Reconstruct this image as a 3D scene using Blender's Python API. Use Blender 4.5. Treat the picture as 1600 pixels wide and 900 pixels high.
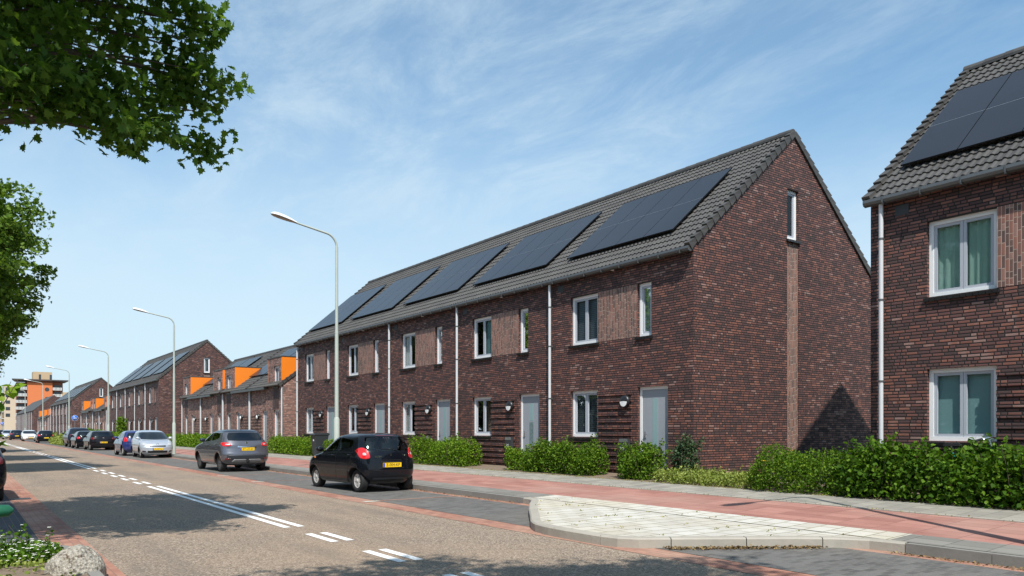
import bpy, bmesh, math, random
import numpy as np
from mathutils import Vector, Matrix
R = math.radians
for o in list(bpy.data.objects): bpy.data.objects.remove(o)
scene = bpy.context.scene
col = scene.collection

# ------------------------------------------------------------------ camera
TH = math.atan(868 / 1195)
cd = bpy.data.cameras.new('camera'); cam = bpy.data.objects.new('camera', cd); col.objects.link(cam)
cam.location = (0, 0, 1.57); cam.rotation_euler = (R(90), 0, -TH)
cd.sensor_width = 36; cd.lens = 1195 / 1600 * 36; cd.shift_y = (671 - 450) / 1600
cd.clip_start = 0.1; cd.clip_end = 6000
scene.camera = cam
# ------------------------------------------------------------------ light
LDIR = Vector((.34, .64, -1.0)).normalized()          # direction the sunlight travels
SUN_EL = math.asin(-LDIR.z); SUN_ROT = math.atan2(-LDIR.x, -LDIR.y)
sd = bpy.data.lights.new('sun', 'SUN'); sun = bpy.data.objects.new('sun', sd); col.objects.link(sun)
sd.energy = 5.0; sd.angle = R(.53); sd.color = (1, .965, .91)
sun.rotation_euler = LDIR.to_track_quat('-Z', 'Y').to_euler(); sun.location = (-20, -40, 60)
scene.view_settings.view_transform = 'Standard'; scene.view_settings.look = 'None'
scene.view_settings.exposure = 0.3; scene.view_settings.gamma = 1; scene.view_settings.use_curve_mapping = False
world = bpy.data.worlds.new('World'); scene.world = world; world.use_nodes = True
wt = world.node_tree; wn = wt.nodes; wl = wt.links
bg = wn['Background']; bg.inputs[1].default_value = .105
sky = wn.new('ShaderNodeTexSky'); sky.sky_type = 'NISHITA'; sky.sun_disc = False
sky.sun_elevation = SUN_EL; sky.sun_rotation = SUN_ROT; sky.air_density = 1.0; sky.dust_density = .6; sky.ozone_density = 2.5
def wmath(op, a, b=None, c=None):
    n = wn.new('ShaderNodeMath'); n.operation = op
    for i, v in enumerate((a, b, c)):
        if v is None: continue
        if isinstance(v, (int, float)): n.inputs[i].default_value = v
        else: wl.new(v, n.inputs[i])
    return n.outputs[0]
tc = wn.new('ShaderNodeTexCoord'); sp = wn.new('ShaderNodeSeparateXYZ'); wl.new(tc.outputs['Generated'], sp.inputs[0])
zc = wmath('ADD', wmath('MAXIMUM', sp.outputs[2], 0.0), .12)
cb = wn.new('ShaderNodeCombineXYZ'); wl.new(wmath('DIVIDE', sp.outputs[0], zc), cb.inputs[0]); wl.new(wmath('DIVIDE', sp.outputs[1], zc), cb.inputs[1])
mp = wn.new('ShaderNodeMapping'); mp.inputs['Rotation'].default_value = (0, 0, R(24)); mp.inputs['Scale'].default_value = (1.0, .55, 1); mp.inputs['Location'].default_value = (3.1, 1.7, 0)
wl.new(cb.outputs[0], mp.inputs[0])
def wnoise(scale, detail, rough, dist):
    n = wn.new('ShaderNodeTexNoise'); n.inputs['Scale'].default_value = scale; n.inputs['Detail'].default_value = detail
    n.inputs['Roughness'].default_value = rough; n.inputs['Distortion'].default_value = dist
    wl.new(mp.outputs[0], n.inputs['Vector']); return n.outputs[0]
n1 = wnoise(.85, 6, .58, .25); n2 = wnoise(3.2, 9, .68, .4); n3 = wnoise(.33, 3, .5, .2)
big = wn.new('ShaderNodeMapRange'); big.interpolation_type = 'SMOOTHSTEP'; wl.new(wmath('ADD', wmath('MULTIPLY', n1, .55), wmath('MULTIPLY', n3, .45)), big.inputs[0])
big.inputs[1].default_value = .31; big.inputs[2].default_value = .57
fine = wn.new('ShaderNodeMapRange'); fine.interpolation_type = 'SMOOTHSTEP'; wl.new(n2, fine.inputs[0]); fine.inputs[1].default_value = .36; fine.inputs[2].default_value = .74
cl = wmath('MULTIPLY', big.outputs[0], wmath('ADD', wmath('MULTIPLY', fine.outputs[0], .62), .30))
low = wn.new('ShaderNodeMapRange'); low.interpolation_type = 'SMOOTHSTEP'; wl.new(sp.outputs[2], low.inputs[0]); low.inputs[1].default_value = .46; low.inputs[2].default_value = .10
low.inputs[3].default_value = 0; low.inputs[4].default_value = .88
cl = wmath('MULTIPLY', cl, .78); cl = wmath('SUBTRACT', 1, wmath('MULTIPLY', wmath('SUBTRACT', 1, cl), wmath('SUBTRACT', 1, low.outputs[0])))
hsv = wn.new('ShaderNodeHueSaturation'); hsv.inputs['Saturation'].default_value = 1.0; hsv.inputs['Value'].default_value = 1.0
wl.new(sky.outputs[0], hsv.inputs['Color'])
gain = wn.new('ShaderNodeMix'); gain.data_type = 'RGBA'; gain.blend_type = 'MULTIPLY'; gain.inputs[0].default_value = 1; wl.new(hsv.outputs[0], gain.inputs[6]); gain.inputs[7].default_value = (.80, 1.28, 1.37, 1)
mx = wn.new('ShaderNodeMix'); mx.data_type = 'RGBA'; wl.new(cl, mx.inputs[0]); wl.new(gain.outputs[2], mx.inputs[6]); mx.inputs[7].default_value = (5.4, 6.6, 7.4, 1)
wl.new(mx.outputs[2], bg.inputs[0])

# ------------------------------------------------------------------ materials
class NT:
    def __init__(s, name):
        s.m = bpy.data.materials.new(name); s.m.use_nodes = True; s.t = s.m.node_tree; s.n = s.t.nodes; s.l = s.t.links
        s.b = s.n['Principled BSDF']; s.out = s.n['Material Output']
    def node(s, t, **kw):
        n = s.n.new(t)
        for k, v in kw.items(): setattr(n, k, v)
        return n
    def put(s, v, inp):
        if isinstance(v, bpy.types.NodeSocket): s.l.new(v, inp)
        else: inp.default_value = v
    def math(s, op, a, b=None, c=None):
        n = s.n.new('ShaderNodeMath'); n.operation = op
        for i, v in enumerate((a, b, c)):
            if v is not None: s.put(v, n.inputs[i])
        return n.outputs[0]
    def mix(s, f, a, b, mode='MIX'):
        n = s.n.new('ShaderNodeMix'); n.data_type = 'RGBA'; n.blend_type = mode
        s.put(f, n.inputs[0]); s.put(a if not isinstance(a, tuple) else (*a, 1)[:4], n.inputs[6]); s.put(b if not isinstance(b, tuple) else (*b, 1)[:4], n.inputs[7])
        return n.outputs[2]
    def ramp(s, f, stops, interp='LINEAR'):
        n = s.n.new('ShaderNodeValToRGB'); n.color_ramp.interpolation = interp
        e = n.color_ramp.elements
        while len(e) > 1: e.remove(e[0])
        e[0].position = stops[0][0]; e[0].color = (*stops[0][1], 1)
        for p, c in stops[1:]:
            x = e.new(p); x.color = (*c, 1)
        s.l.new(f, n.inputs[0]); return n.outputs[0]
    def pos(s):
        return s.n.new('ShaderNodeNewGeometry').outputs['Position']
    def noise(s, scale, detail=4, rough=.55, vec=None, dist=0):
        n = s.n.new('ShaderNodeTexNoise'); n.inputs['Scale'].default_value = scale; n.inputs['Detail'].default_value = detail
        n.inputs['Roughness'].default_value = rough; n.inputs['Distortion'].default_value = dist
        s.l.new(vec if vec else s.pos(), n.inputs['Vector']); return n.outputs[0]
    def white(s, x, y):
        c = s.n.new('ShaderNodeCombineXYZ'); s.put(x, c.inputs[0]); s.put(y, c.inputs[1])
        n = s.n.new('ShaderNodeTexWhiteNoise'); n.noise_dimensions = '2D'; s.l.new(c.outputs[0], n.inputs['Vector']); return n.outputs[0]
    def bump(s, h, strength=.5, dist=.01):
        n = s.n.new('ShaderNodeBump'); n.inputs['Strength'].default_value = strength; n.inputs['Distance'].default_value = dist
        s.l.new(h, n.inputs['Height']); s.l.new(n.outputs[0], s.b.inputs['Normal'])
    def base(s, c): s.put(c if not isinstance(c, tuple) else (*c, 1)[:4], s.b.inputs['Base Color'])
    def rough(s, v): s.put(v, s.b.inputs['Roughness'])

def plain(name, c, rough=.5, metal=0, coat=0, var=0, vscale=6, spec=.5, bump=0):
    t = NT(name)
    if var:
        n = t.noise(vscale, 5, .6)
        t.base(t.mix(n, tuple(x * (1 - var) for x in c), tuple(min(1, x * (1 + var)) for x in c)))
        t.rough(t.math('MULTIPLY_ADD', n, .2, rough - .1))
        if bump: t.bump(t.noise(vscale * 6, 4), bump)
    else:
        t.base(c); t.rough(rough)
    t.b.inputs['Metallic'].default_value = metal; t.b.inputs['Coat Weight'].default_value = coat; t.b.inputs['Coat Roughness'].default_value = .04
    t.b.inputs['Specular IOR Level'].default_value = spec
    return t.m

def brick(name, stops, mortar, vertical=False, L=.222, Hc=.0625, clump=.35, joint=.011):
    t = NT(name)
    g = t.node('ShaderNodeNewGeometry'); sep = t.node('ShaderNodeSeparateXYZ'); t.l.new(g.outputs['Position'], sep.inputs[0])
    sn = t.node('ShaderNodeSeparateXYZ'); t.l.new(g.outputs['True Normal'], sn.inputs[0])
    k = t.math('GREATER_THAN', t.math('ABSOLUTE', sn.outputs[0]), .5)
    h = t.math('ADD', t.math('MULTIPLY', sep.outputs[1], k), t.math('MULTIPLY', sep.outputs[0], t.math('SUBTRACT', 1, k)))
    h = t.math('ADD', h, 100); v = t.math('ADD', sep.outputs[2], 50)
    if vertical: h, v = v, h
    vr = t.math('DIVIDE', v, Hc); row = t.math('FLOOR', vr); fv = t.math('FRACT', vr)
    u = t.math('ADD', t.math('DIVIDE', h, L), t.math('MULTIPLY', t.white(row, 3.3), 1.0 if not vertical else 1.0))
    cell = t.math('FLOOR', u); fu = t.math('FRACT', u)
    half = t.math('GREATER_THAN', t.white(cell, t.math('ADD', row, 17.5)), .72)
    mul = t.math('ADD', half, 1)
    fu2 = t.math('MULTIPLY', fu, mul); sub = t.math('FLOOR', fu2); fu2 = t.math('FRACT', fu2)
    idx = t.math('ADD', cell, t.math('MULTIPLY', sub, .37))
    rnd = t.white(idx, row)
    # distance to joint, metres
    wdt = t.math('DIVIDE', L, mul)
    du = t.math('MULTIPLY', t.math('MINIMUM', fu2, t.math('SUBTRACT', 1, fu2)), wdt)
    dv = t.math('MULTIPLY', t.math('MINIMUM', fv, t.math('SUBTRACT', 1, fv)), Hc)
    d = t.math('MINIMUM', t.math('MULTIPLY', du, .95) if not vertical else du, t.math('MULTIPLY', dv, .85))
    mr = t.node('ShaderNodeMapRange'); mr.interpolation_type = 'SMOOTHSTEP'; t.l.new(d, mr.inputs[0]); mr.inputs[1].default_value = joint * .35; mr.inputs[2].default_value = joint * .75
    body = mr.outputs[0]
    lowf = t.noise(.55, 3, .6); midf = t.noise(2.4, 3, .6)
    f = t.math('ADD', rnd, t.math('MULTIPLY', t.math('SUBTRACT', t.math('ADD', t.math('MULTIPLY', lowf, .5), t.math('MULTIPLY', midf, .5)), .5), clump * 4))
    c = t.ramp(f, stops)
    grain = t.noise(60, 4, .7)
    c = t.mix(t.math('MULTIPLY', grain, .3), c, (0.03, .02, .018), 'MIX') if not vertical else t.mix(t.math('MULTIPLY', grain, .35), c, (.09, .06, .05))
    t.base(t.mix(body, mortar, c))
    t.rough(t.math('SUBTRACT', .85, t.math('MULTIPLY', rnd, .3)))
    hgt = t.math('ADD', body, t.math('ADD', t.math('MULTIPLY', grain, .25), t.math('MULTIPLY', rnd, .3)))
    t.bump(hgt, .9, .008)
    return t.m

DARKB = [(0, (0.071, 0.039, 0.037)), (.2, (0.093, 0.047, 0.043)), (.4, (0.128, 0.056, 0.049)), (.62, (0.166, 0.065, 0.052)), (.82, (0.222, 0.085, 0.058)), (.95, (0.282, 0.113, 0.075)), (1, (0.320, 0.189, 0.158))]
M = {}
M['brick'] = brick('dark_brick', DARKB, (.012, .009, .008), clump=.2, joint=.017)  # near-black mortar: shade of the raked joints put into the colour
M['brick_mid'] = brick('brown_brick', [(0, (0.126, 0.083, 0.076)), (.3, (0.214, 0.120, 0.099)), (.6, (0.328, 0.158, 0.116)), (.85, (0.428, 0.214, 0.151)), (1, (0.504, 0.315, 0.252))], (0.151, 0.113, 0.101))
M['brick_light'] = brick('light_brick', [(0, (0.081, 0.049, 0.045)), (.25, (0.146, 0.075, 0.059)), (.5, (0.218, 0.098, 0.070)), (.75, (0.283, 0.113, 0.074)), (1, (0.308, 0.166, 0.126))], (.36, .28, .23), vertical=True, clump=.3)
M['brick_panel'] = brick('dark_panel_brick', [(0, (.035, .02, .02)), (.5, (.07, .032, .028)), (1, (.11, .05, .04))], (.04, .03, .03), vertical=True)

def tile_mat():
    t = NT('roof_tile'); p = t.pos(); s = t.node('ShaderNodeSeparateXYZ'); t.l.new(p, s.inputs[0])
    a = t.white(t.math('FLOOR', t.math('DIVIDE', s.outputs[1], .299)), t.math('FLOOR', t.math('DIVIDE', s.outputs[2], .1865)))
    n = t.noise(3, 5, .6); n2 = t.noise(90, 3, .6)
    c = t.mix(a, (.041, .037, .0335), (.072, .066, .060))
    c = t.mix(t.math('MULTIPLY', n, .5), c, (.034, .034, .032)); c = t.mix(t.math('MULTIPLY', n2, .3), c, (.085, .08, .076))
    t.base(c); t.rough(.62); t.bump(n2, .25, .004); return t.m
M['tile'] = tile_mat()
M['white'] = plain('white_frame', (.80, .80, .79), .35, var=.04, vscale=2)
M['sash'] = plain('grey_sash', (.40, .42, .46), .35)
M['door'] = plain('grey_door', (.30, .32, .35), .4, var=.03, vscale=1.5)
M['gutter'] = plain('zinc_gutter', (.12, .125, .125), .45, metal=.5, var=.1)
M['pipe'] = plain('pale_pipe', (.54, .55, .56), .4, var=.05, vscale=3)
M['black'] = plain('black_plastic', (.012, .012, .013), .4)
M['darkgrey'] = plain('dark_grey', (.035, .037, .04), .5, var=.1)
M['sill'] = plain('black_sill', (.016, .015, .015), .3, var=.2, vscale=10)
M['steel'] = plain('brushed_steel', (.55, .55, .56), .35, metal=.9)
M['opal'] = plain('opal_glass', (.82, .82, .80), .25)
M['numwhite'] = plain('white_lettering', (.8, .8, .8), .5)
M['orange'] = plain('orange_cladding', (.78, .20, .012), .42, var=.03, vscale=1)
M['lamp_post'] = plain('pale_green_paint', (.40, .44, .39), .45, var=.08, vscale=3)
M['lamp_head'] = plain('lamp_shell', (.72, .72, .70), .4)
M['lamp_glass'] = plain('lamp_lens', (.30, .25, .2), .2)
M['concrete'] = plain('kerb_concrete', (.33, .30, .25), .85, var=.22, vscale=3, bump=.3)
M['kerb_old'] = plain('weathered_kerb', (.20, .19, .17), .9, var=.25, vscale=4, bump=.3)
M['soil'] = plain('soil', (.17, .125, .085), .95, var=.4, vscale=9, bump=.6)
M['ground'] = plain('grass_ground', (.10, .12, .05), .95, var=.4, vscale=1.2, bump=.4)
M['bark'] = plain('bark', (.10, .08, .06), .9, var=.4, vscale=8, bump=.7)
M['twig'] = plain('twig', (.09, .07, .045), .9)
M['paintline'] = plain('road_paint', (.78, .77, .74), .7, var=.12, vscale=14)
M['whitecurtain'] = plain('white_curtain', (.7, .7, .68), .8)
M['greencurtain'] = plain('green_curtain', (.40, .58, .49), .8, var=.12, vscale=5)
M['frosted'] = plain('teal_blind', (.20, .33, .33), .7)
def blind_mat():
    t = NT('slat_blind'); s = t.node('ShaderNodeSeparateXYZ'); t.l.new(t.pos(), s.inputs[0])
    f = t.math('FRACT', t.math('DIVIDE', s.outputs[2], .055)); k = t.math('LESS_THAN', f, .22)
    t.base(t.mix(k, (.16, .19, .22), (.03, .035, .04))); t.rough(.5); return t.m
M['blind'] = blind_mat()
def blind2():
    t = NT('blue_slat_blind'); s = t.node('ShaderNodeSeparateXYZ'); t.l.new(t.pos(), s.inputs[0])
    f = t.math('FRACT', t.math('DIVIDE', s.outputs[2], .10)); k = t.math('LESS_THAN', f, .18)
    t.base(t.mix(k, (.42, .52, .62), (.2, .25, .3))); t.rough(.5); return t.m
M['blindlight'] = blind2()
def glass_mat(name, tint, ior=1.5, k=1.1):
    t = NT(name); t.n.remove(t.b)
    tr = t.node('ShaderNodeBsdfTransparent'); tr.inputs[0].default_value = (*tint, 1)
    gl = t.node('ShaderNodeBsdfGlossy'); gl.inputs['Roughness'].default_value = .02; gl.inputs[0].default_value = (1, 1, 1, 1)
    fr = t.node('ShaderNodeFresnel'); fr.inputs[0].default_value = ior
    ms = t.node('ShaderNodeMixShader'); t.l.new(t.math('MULTIPLY_ADD', fr.outputs[0], k, .02), ms.inputs[0]); t.l.new(tr.outputs[0], ms.inputs[1]); t.l.new(gl.outputs[0], ms.inputs[2])
    t.l.new(ms.outputs[0], t.out.inputs[0]); return t.m
M['glass'] = glass_mat('window_glass', (.80, .85, .85), 1.45, .62)
M['carglass'] = glass_mat('car_glass', (.74, .80, .77), 1.4)
M['privglass'] = glass_mat('dark_car_glass', (.04, .045, .05), 1.6)
M['doorglass'] = plain('frosted_door_glass', (.26, .38, .38), .12)
M['patglass'] = plain('patterned_door_glass', (.16, .22, .22), .12, var=.6, vscale=14)
def solar_mat():
    t = NT('solar_cells'); s = t.node('ShaderNodeSeparateXYZ'); t.l.new(t.pos(), s.inputs[0])
    n = t.noise(.6, 2)
    t.base(t.mix(n, (.012, .012, .015), (.019, .019, .024))); t.rough(.28); t.b.inputs['Specular IOR Level'].default_value = .34; return t.m
M['solar'] = solar_mat()
M['alu'] = plain('panel_edge', (.02, .02, .022), .35, metal=.6)
def paint(name, c, metal=.0, rough=.25):
    return plain(name, c, rough, metal=metal, coat=1.0 if max(c) > .05 else .55, spec=.5 if max(c) > .05 else .12)
M['p_black'] = paint('black_car_paint', (.004, .005, .008)); M['p_grey'] = paint('grey_car_paint', (.14, .138, .155), .6, .27)
M['p_silver'] = paint('silver_car_paint', (.52, .55, .60), .5, .35); M['p_blue'] = paint('blue_car_paint', (.018, .028, .12))
M['p_dark'] = paint('dark_car_paint', (.009, .008, .010)); M['p_navy'] = paint('navy_car_paint', (.012, .016, .03)); M['p_white'] = paint('white_car_paint', (.75, .75, .74))
M['p_roof'] = paint('blue_black_roof_paint', (.018, .026, .038))
M['trim'] = plain('grey_bumper_trim', (.020, .024, .029), .45)
M['skid'] = plain('skid_plate', (.30, .29, .29), .5)
M['tyre'] = plain('tyre_rubber', (.015, .015, .015), .8, var=.2)
M['rim'] = plain('alloy', (.55, .53, .50), .45, metal=.2, var=.12, vscale=20)
M['rimdark'] = plain('dark_alloy', (.12, .12, .125), .4, metal=.5)
M['arch'] = plain('wheel_arch', (.006, .006, .006), .9)
M['redlamp'] = plain('red_lamp', (.55, .012, .012), .15, coat=1)
M['darkredlamp'] = plain('dark_red_lamp', (.12, .008, .01), .15, coat=1)
M['clearlamp'] = plain('clear_lamp', (.42, .43, .44), .15, coat=1)
M['amber'] = plain('amber_lamp', (.8, .25, .02), .2, coat=1)
M['plate'] = plain('yellow_plate', (.80, .50, .01), .45)
M['plateblue'] = plain('plate_blue', (.02, .06, .4), .45)
M['chrome'] = plain('chrome', (.75, .76, .78), .12, metal=1)
M['seat'] = plain('seat_fabric', (.26, .27, .27), .85)
M['signblue'] = plain('sign_blue', (.005, .12, .55), .35)
M['stone'] = None
M['green_rail'] = plain('green_rail_paint', (.012, .10, .05), .35)
M['bin'] = plain('bin_plastic', (.028, .032, .036), .5, var=.1)
M['teal'] = plain('teal_bike_paint', (.01, .28, .28), .3, coat=1)
M['pink'] = plain('pink_petals', (.75, .36, .36), .7); M['whitepetal'] = plain('white_petals', (.78, .78, .72), .7); M['yellowpetal'] = plain('yellow_petals', (.8, .55, .03), .7)
M['pot'] = plain('clay_pot', (.25, .12, .08), .8)

def stone_mat():
    t = NT('boulder_stone'); n = t.noise(9, 8, .7); n2 = t.noise(38, 5, .7); v = t.node('ShaderNodeTexVoronoi'); v.inputs['Scale'].default_value = 26; t.l.new(t.pos(), v.inputs['Vector'])
    c = t.ramp(n2, [(.3, (.10, .08, .06)), (.42, (.27, .24, .19)), (.56, (.46, .42, .35)), (.75, (.60, .57, .50))])
    c = t.mix(t.ramp(n, [(.56, (0, 0, 0)), (.63, (1, 1, 1))]), c, (.11, .07, .04))
    t.base(c); t.rough(.9); t.bump(t.math('ADD', t.math('MULTIPLY', n2, 1.2), v.outputs[0]), .9, .03); return t.m
M['stone'] = stone_mat()

def asphalt():
    t = NT('asphalt'); p = t.pos()
    v = t.node('ShaderNodeTexVoronoi'); v.inputs['Scale'].default_value = 62; t.l.new(p, v.inputs['Vector'])
    sc = t.node('ShaderNodeSeparateColor'); t.l.new(v.outputs['Color'], sc.inputs[0])
    c = t.ramp(sc.outputs[0], [(0, (.075, 0.057, 0.042)), (.25, (.175, 0.133, 0.096)), (.55, (.285, 0.211, 0.149)), (.82, (.41, 0.309, 0.221)), (1, (.58, 0.475, 0.378))])
    # broad stains and wheel tracks along the street
    mp = t.node('ShaderNodeMapping'); mp.inputs['Scale'].default_value = (1, .16, 1); t.l.new(p, mp.inputs[0])
    b = t.noise(1.1, 6, .65, mp.outputs[0]); b2 = t.noise(.35, 4, .6)
    c = t.mix(t.math('MULTIPLY', b, .3), c, (.23, 0.171, 0.122))
    fn = t.noise(130, 2, .7); c = t.mix(t.math('MULTIPLY', fn, .45), c, (.09, 0.071, 0.054)); c = t.mix(t.ramp(b2, [(.45, (0, 0, 0)), (.75, (.55, .55, .55))]), c, (.33, 0.228, 0.144))
    c = t.mix(t.ramp(b, [(.5, (0, 0, 0)), (.7, (.55, .55, .55))]), c, (.125, 0.103, 0.083))
    sx = t.node('ShaderNodeSeparateXYZ'); t.l.new(p, sx.inputs[0]); tr = None
    for xc in (2.15, 3.55, 5.1, 6.4):
        d = t.math('ABSOLUTE', t.math('SUBTRACT', sx.outputs[0], xc)); m_ = t.node('ShaderNodeMapRange'); m_.interpolation_type = 'SMOOTHSTEP'; t.l.new(d, m_.inputs[0])
        m_.inputs[1].default_value = .42; m_.inputs[2].default_value = .05; tr = m_.outputs[0] if tr is None else t.math('MAXIMUM', tr, m_.outputs[0])
    c = t.mix(t.math('MULTIPLY', tr, t.math('MULTIPLY', b, .2)), c, (.13, .104, .085))
    t.base(c); t.rough(.9); t.bump(v.outputs['Distance'], .6, .006); return t.m
M['asphalt'] = asphalt()

def paver(name, c1, c2, joint, w, h, bond=.5, swap=False, jw=.006, dirt=(.1, .09, .07), dirtamt=.3, clump=.25):
    t = NT(name); s = t.node('ShaderNodeSeparateXYZ'); t.l.new(t.pos(), s.inputs[0])
    a, b = s.outputs[0], s.outputs[1]
    if swap: a, b = b, a
    a = t.math('ADD', a, 200); b = t.math('ADD', b, 200)
    r = t.math('DIVIDE', b, h); row = t.math('FLOOR', r); fr = t.math('FRACT', r)
    u = t.math('ADD', t.math('DIVIDE', a, w), t.math('MULTIPLY', row, bond)); cell = t.math('FLOOR', u); fu = t.math('FRACT', u)
    rnd = t.white(cell, row)
    d = t.math('MINIMUM', t.math('MULTIPLY', t.math('MINIMUM', fu, t.math('SUBTRACT', 1, fu)), w), t.math('MULTIPLY', t.math('MINIMUM', fr, t.math('SUBTRACT', 1, fr)), h))
    mr = t.node('ShaderNodeMapRange'); t.l.new(d, mr.inputs[0]); mr.inputs[1].default_value = jw * .3; mr.inputs[2].default_value = jw
    n = t.noise(2.2, 5, .65); n2 = t.noise(40, 4, .7); n3 = t.noise(.5, 4, .6)
    f = t.math('ADD', rnd, t.math('MULTIPLY', t.math('SUBTRACT', n, .5), clump * 4))
    c = t.mix(t.math('MINIMUM', t.math('MAXIMUM', f, 0), 1), c1, c2)
    c = t.mix(t.math('MULTIPLY', n2, .3), c, tuple(x * .55 for x in c1))
    c = t.mix(t.ramp(n3, [(.45, (0, 0, 0)), (.7, (dirtamt,) * 3)]), c, dirt)
    c = t.mix(mr.outputs[0], joint, c)
    t.base(c); t.rough(.88); t.bump(t.math('ADD', mr.outputs[0], t.math('MULTIPLY', n2, .3)), .5, .006); return t.m
M['pave_red'] = paver('red_tiles', (.28, .12, .092), (.40, .19, .15), (.17, .085, .065), .3, .6, .0, jw=.008, dirt=(.38, .24, .19), dirtamt=.55, clump=.4)
M['pave_grey'] = paver('grey_slabs', (.22, .205, .175), (.34, .315, .265), (.12, .11, .09), .3, .3, .5, jw=.008, dirt=(.26, .23, .18))
M['pave_old'] = paver('worn_grey_slabs', (.17, .16, .14), (.235, .22, .195), (.09, .085, .07), .3, .5, .5, jw=.009, dirt=(.2, .17, .13))
M['pave_white'] = paver('pale_slabs', (.45, .42, .365), (.56, .535, .475), (.22, .19, .12), .4, .3, .5, jw=.017, dirt=(.44, .36, .21), dirtamt=.4)
M['pave_dark'] = paver('dark_bay_bricks', (.078, .074, .069), (.145, .139, .13), (.16, .145, .12), .105, .21, .5, swap=True, jw=.008, dirt=(.17, .14, .11))
M['pave_slate'] = paver('slate_bay_bricks', (.035, .037, .045), (.07, .07, .08), (.12, .11, .10), .21, .105, .5, swap=True, jw=.007, dirt=(.07, .065, .06))
M['strip_red'] = paver('red_gutter_bricks', (.26, .105, .07), (.40, .19, .125), (.2, .13, .1), .21, .105, .5, swap=True, jw=.007, dirt=(.42, .28, .2), dirtamt=.6)

def leaf_mat(name, c1, c2, c3, trans=.35, rough=.55):
    t = NT(name); g = t.node('ShaderNodeNewGeometry')
    c = t.ramp(g.outputs['Random Per Island'], [(0, c1), (.55, c2), (1, c3)])
    t.base(c); t.rough(rough); t.b.inputs['Specular IOR Level'].default_value = .12
    tr = t.node('ShaderNodeBsdfTranslucent'); t.l.new(t.mix(1.0, c, (.95, 1.0, .35), 'MULTIPLY'), tr.inputs[0])
    ms = t.node('ShaderNodeMixShader'); ms.inputs[0].default_value = trans; t.l.new(t.b.outputs[0], ms.inputs[1]); t.l.new(tr.outputs[0], ms.inputs[2]); t.l.new(ms.outputs[0], t.out.inputs[0])
    return t.m
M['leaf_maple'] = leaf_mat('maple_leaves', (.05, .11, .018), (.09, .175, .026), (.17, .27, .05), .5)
M['leaf_maple2'] = leaf_mat('sunlit_maple_leaves', (.065, .12, .018), (.115, .20, .028), (.21, .31, .055), .42)  # maple leaves again, with sunlight put into a brighter colour
M['leaf_reflect'] = leaf_mat('reflection_belt_leaves', (.008, .014, .006), (.012, .022, .008), (.02, .03, .01), .03, .8)  # near black so the added foliage belt reflects dark
M['leaf_hedge'] = leaf_mat('hedge_leaves', (.05, .11, .009), (.10, .195, .015), (.20, .30, .03), .42)
M['leaf_bright'] = leaf_mat('bright_hedge_leaves', (.07, .145, .010), (.135, .25, .016), (.25, .35, .035), .42)
M['leaf_deep'] = leaf_mat('deep_hedge_leaves', (.038, .095, .009), (.08, .17, .015), (.17, .285, .03), .45)
M['leaf_cover'] = leaf_mat('ground_cover_leaves', (.16, .21, .04), (.26, .32, .065), (.40, .44, .13), .35)
M['leaf_rose'] = leaf_mat('rose_leaves', (.03, .06, .03), (.06, .11, .05), (.12, .17, .09), .3)

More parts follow.
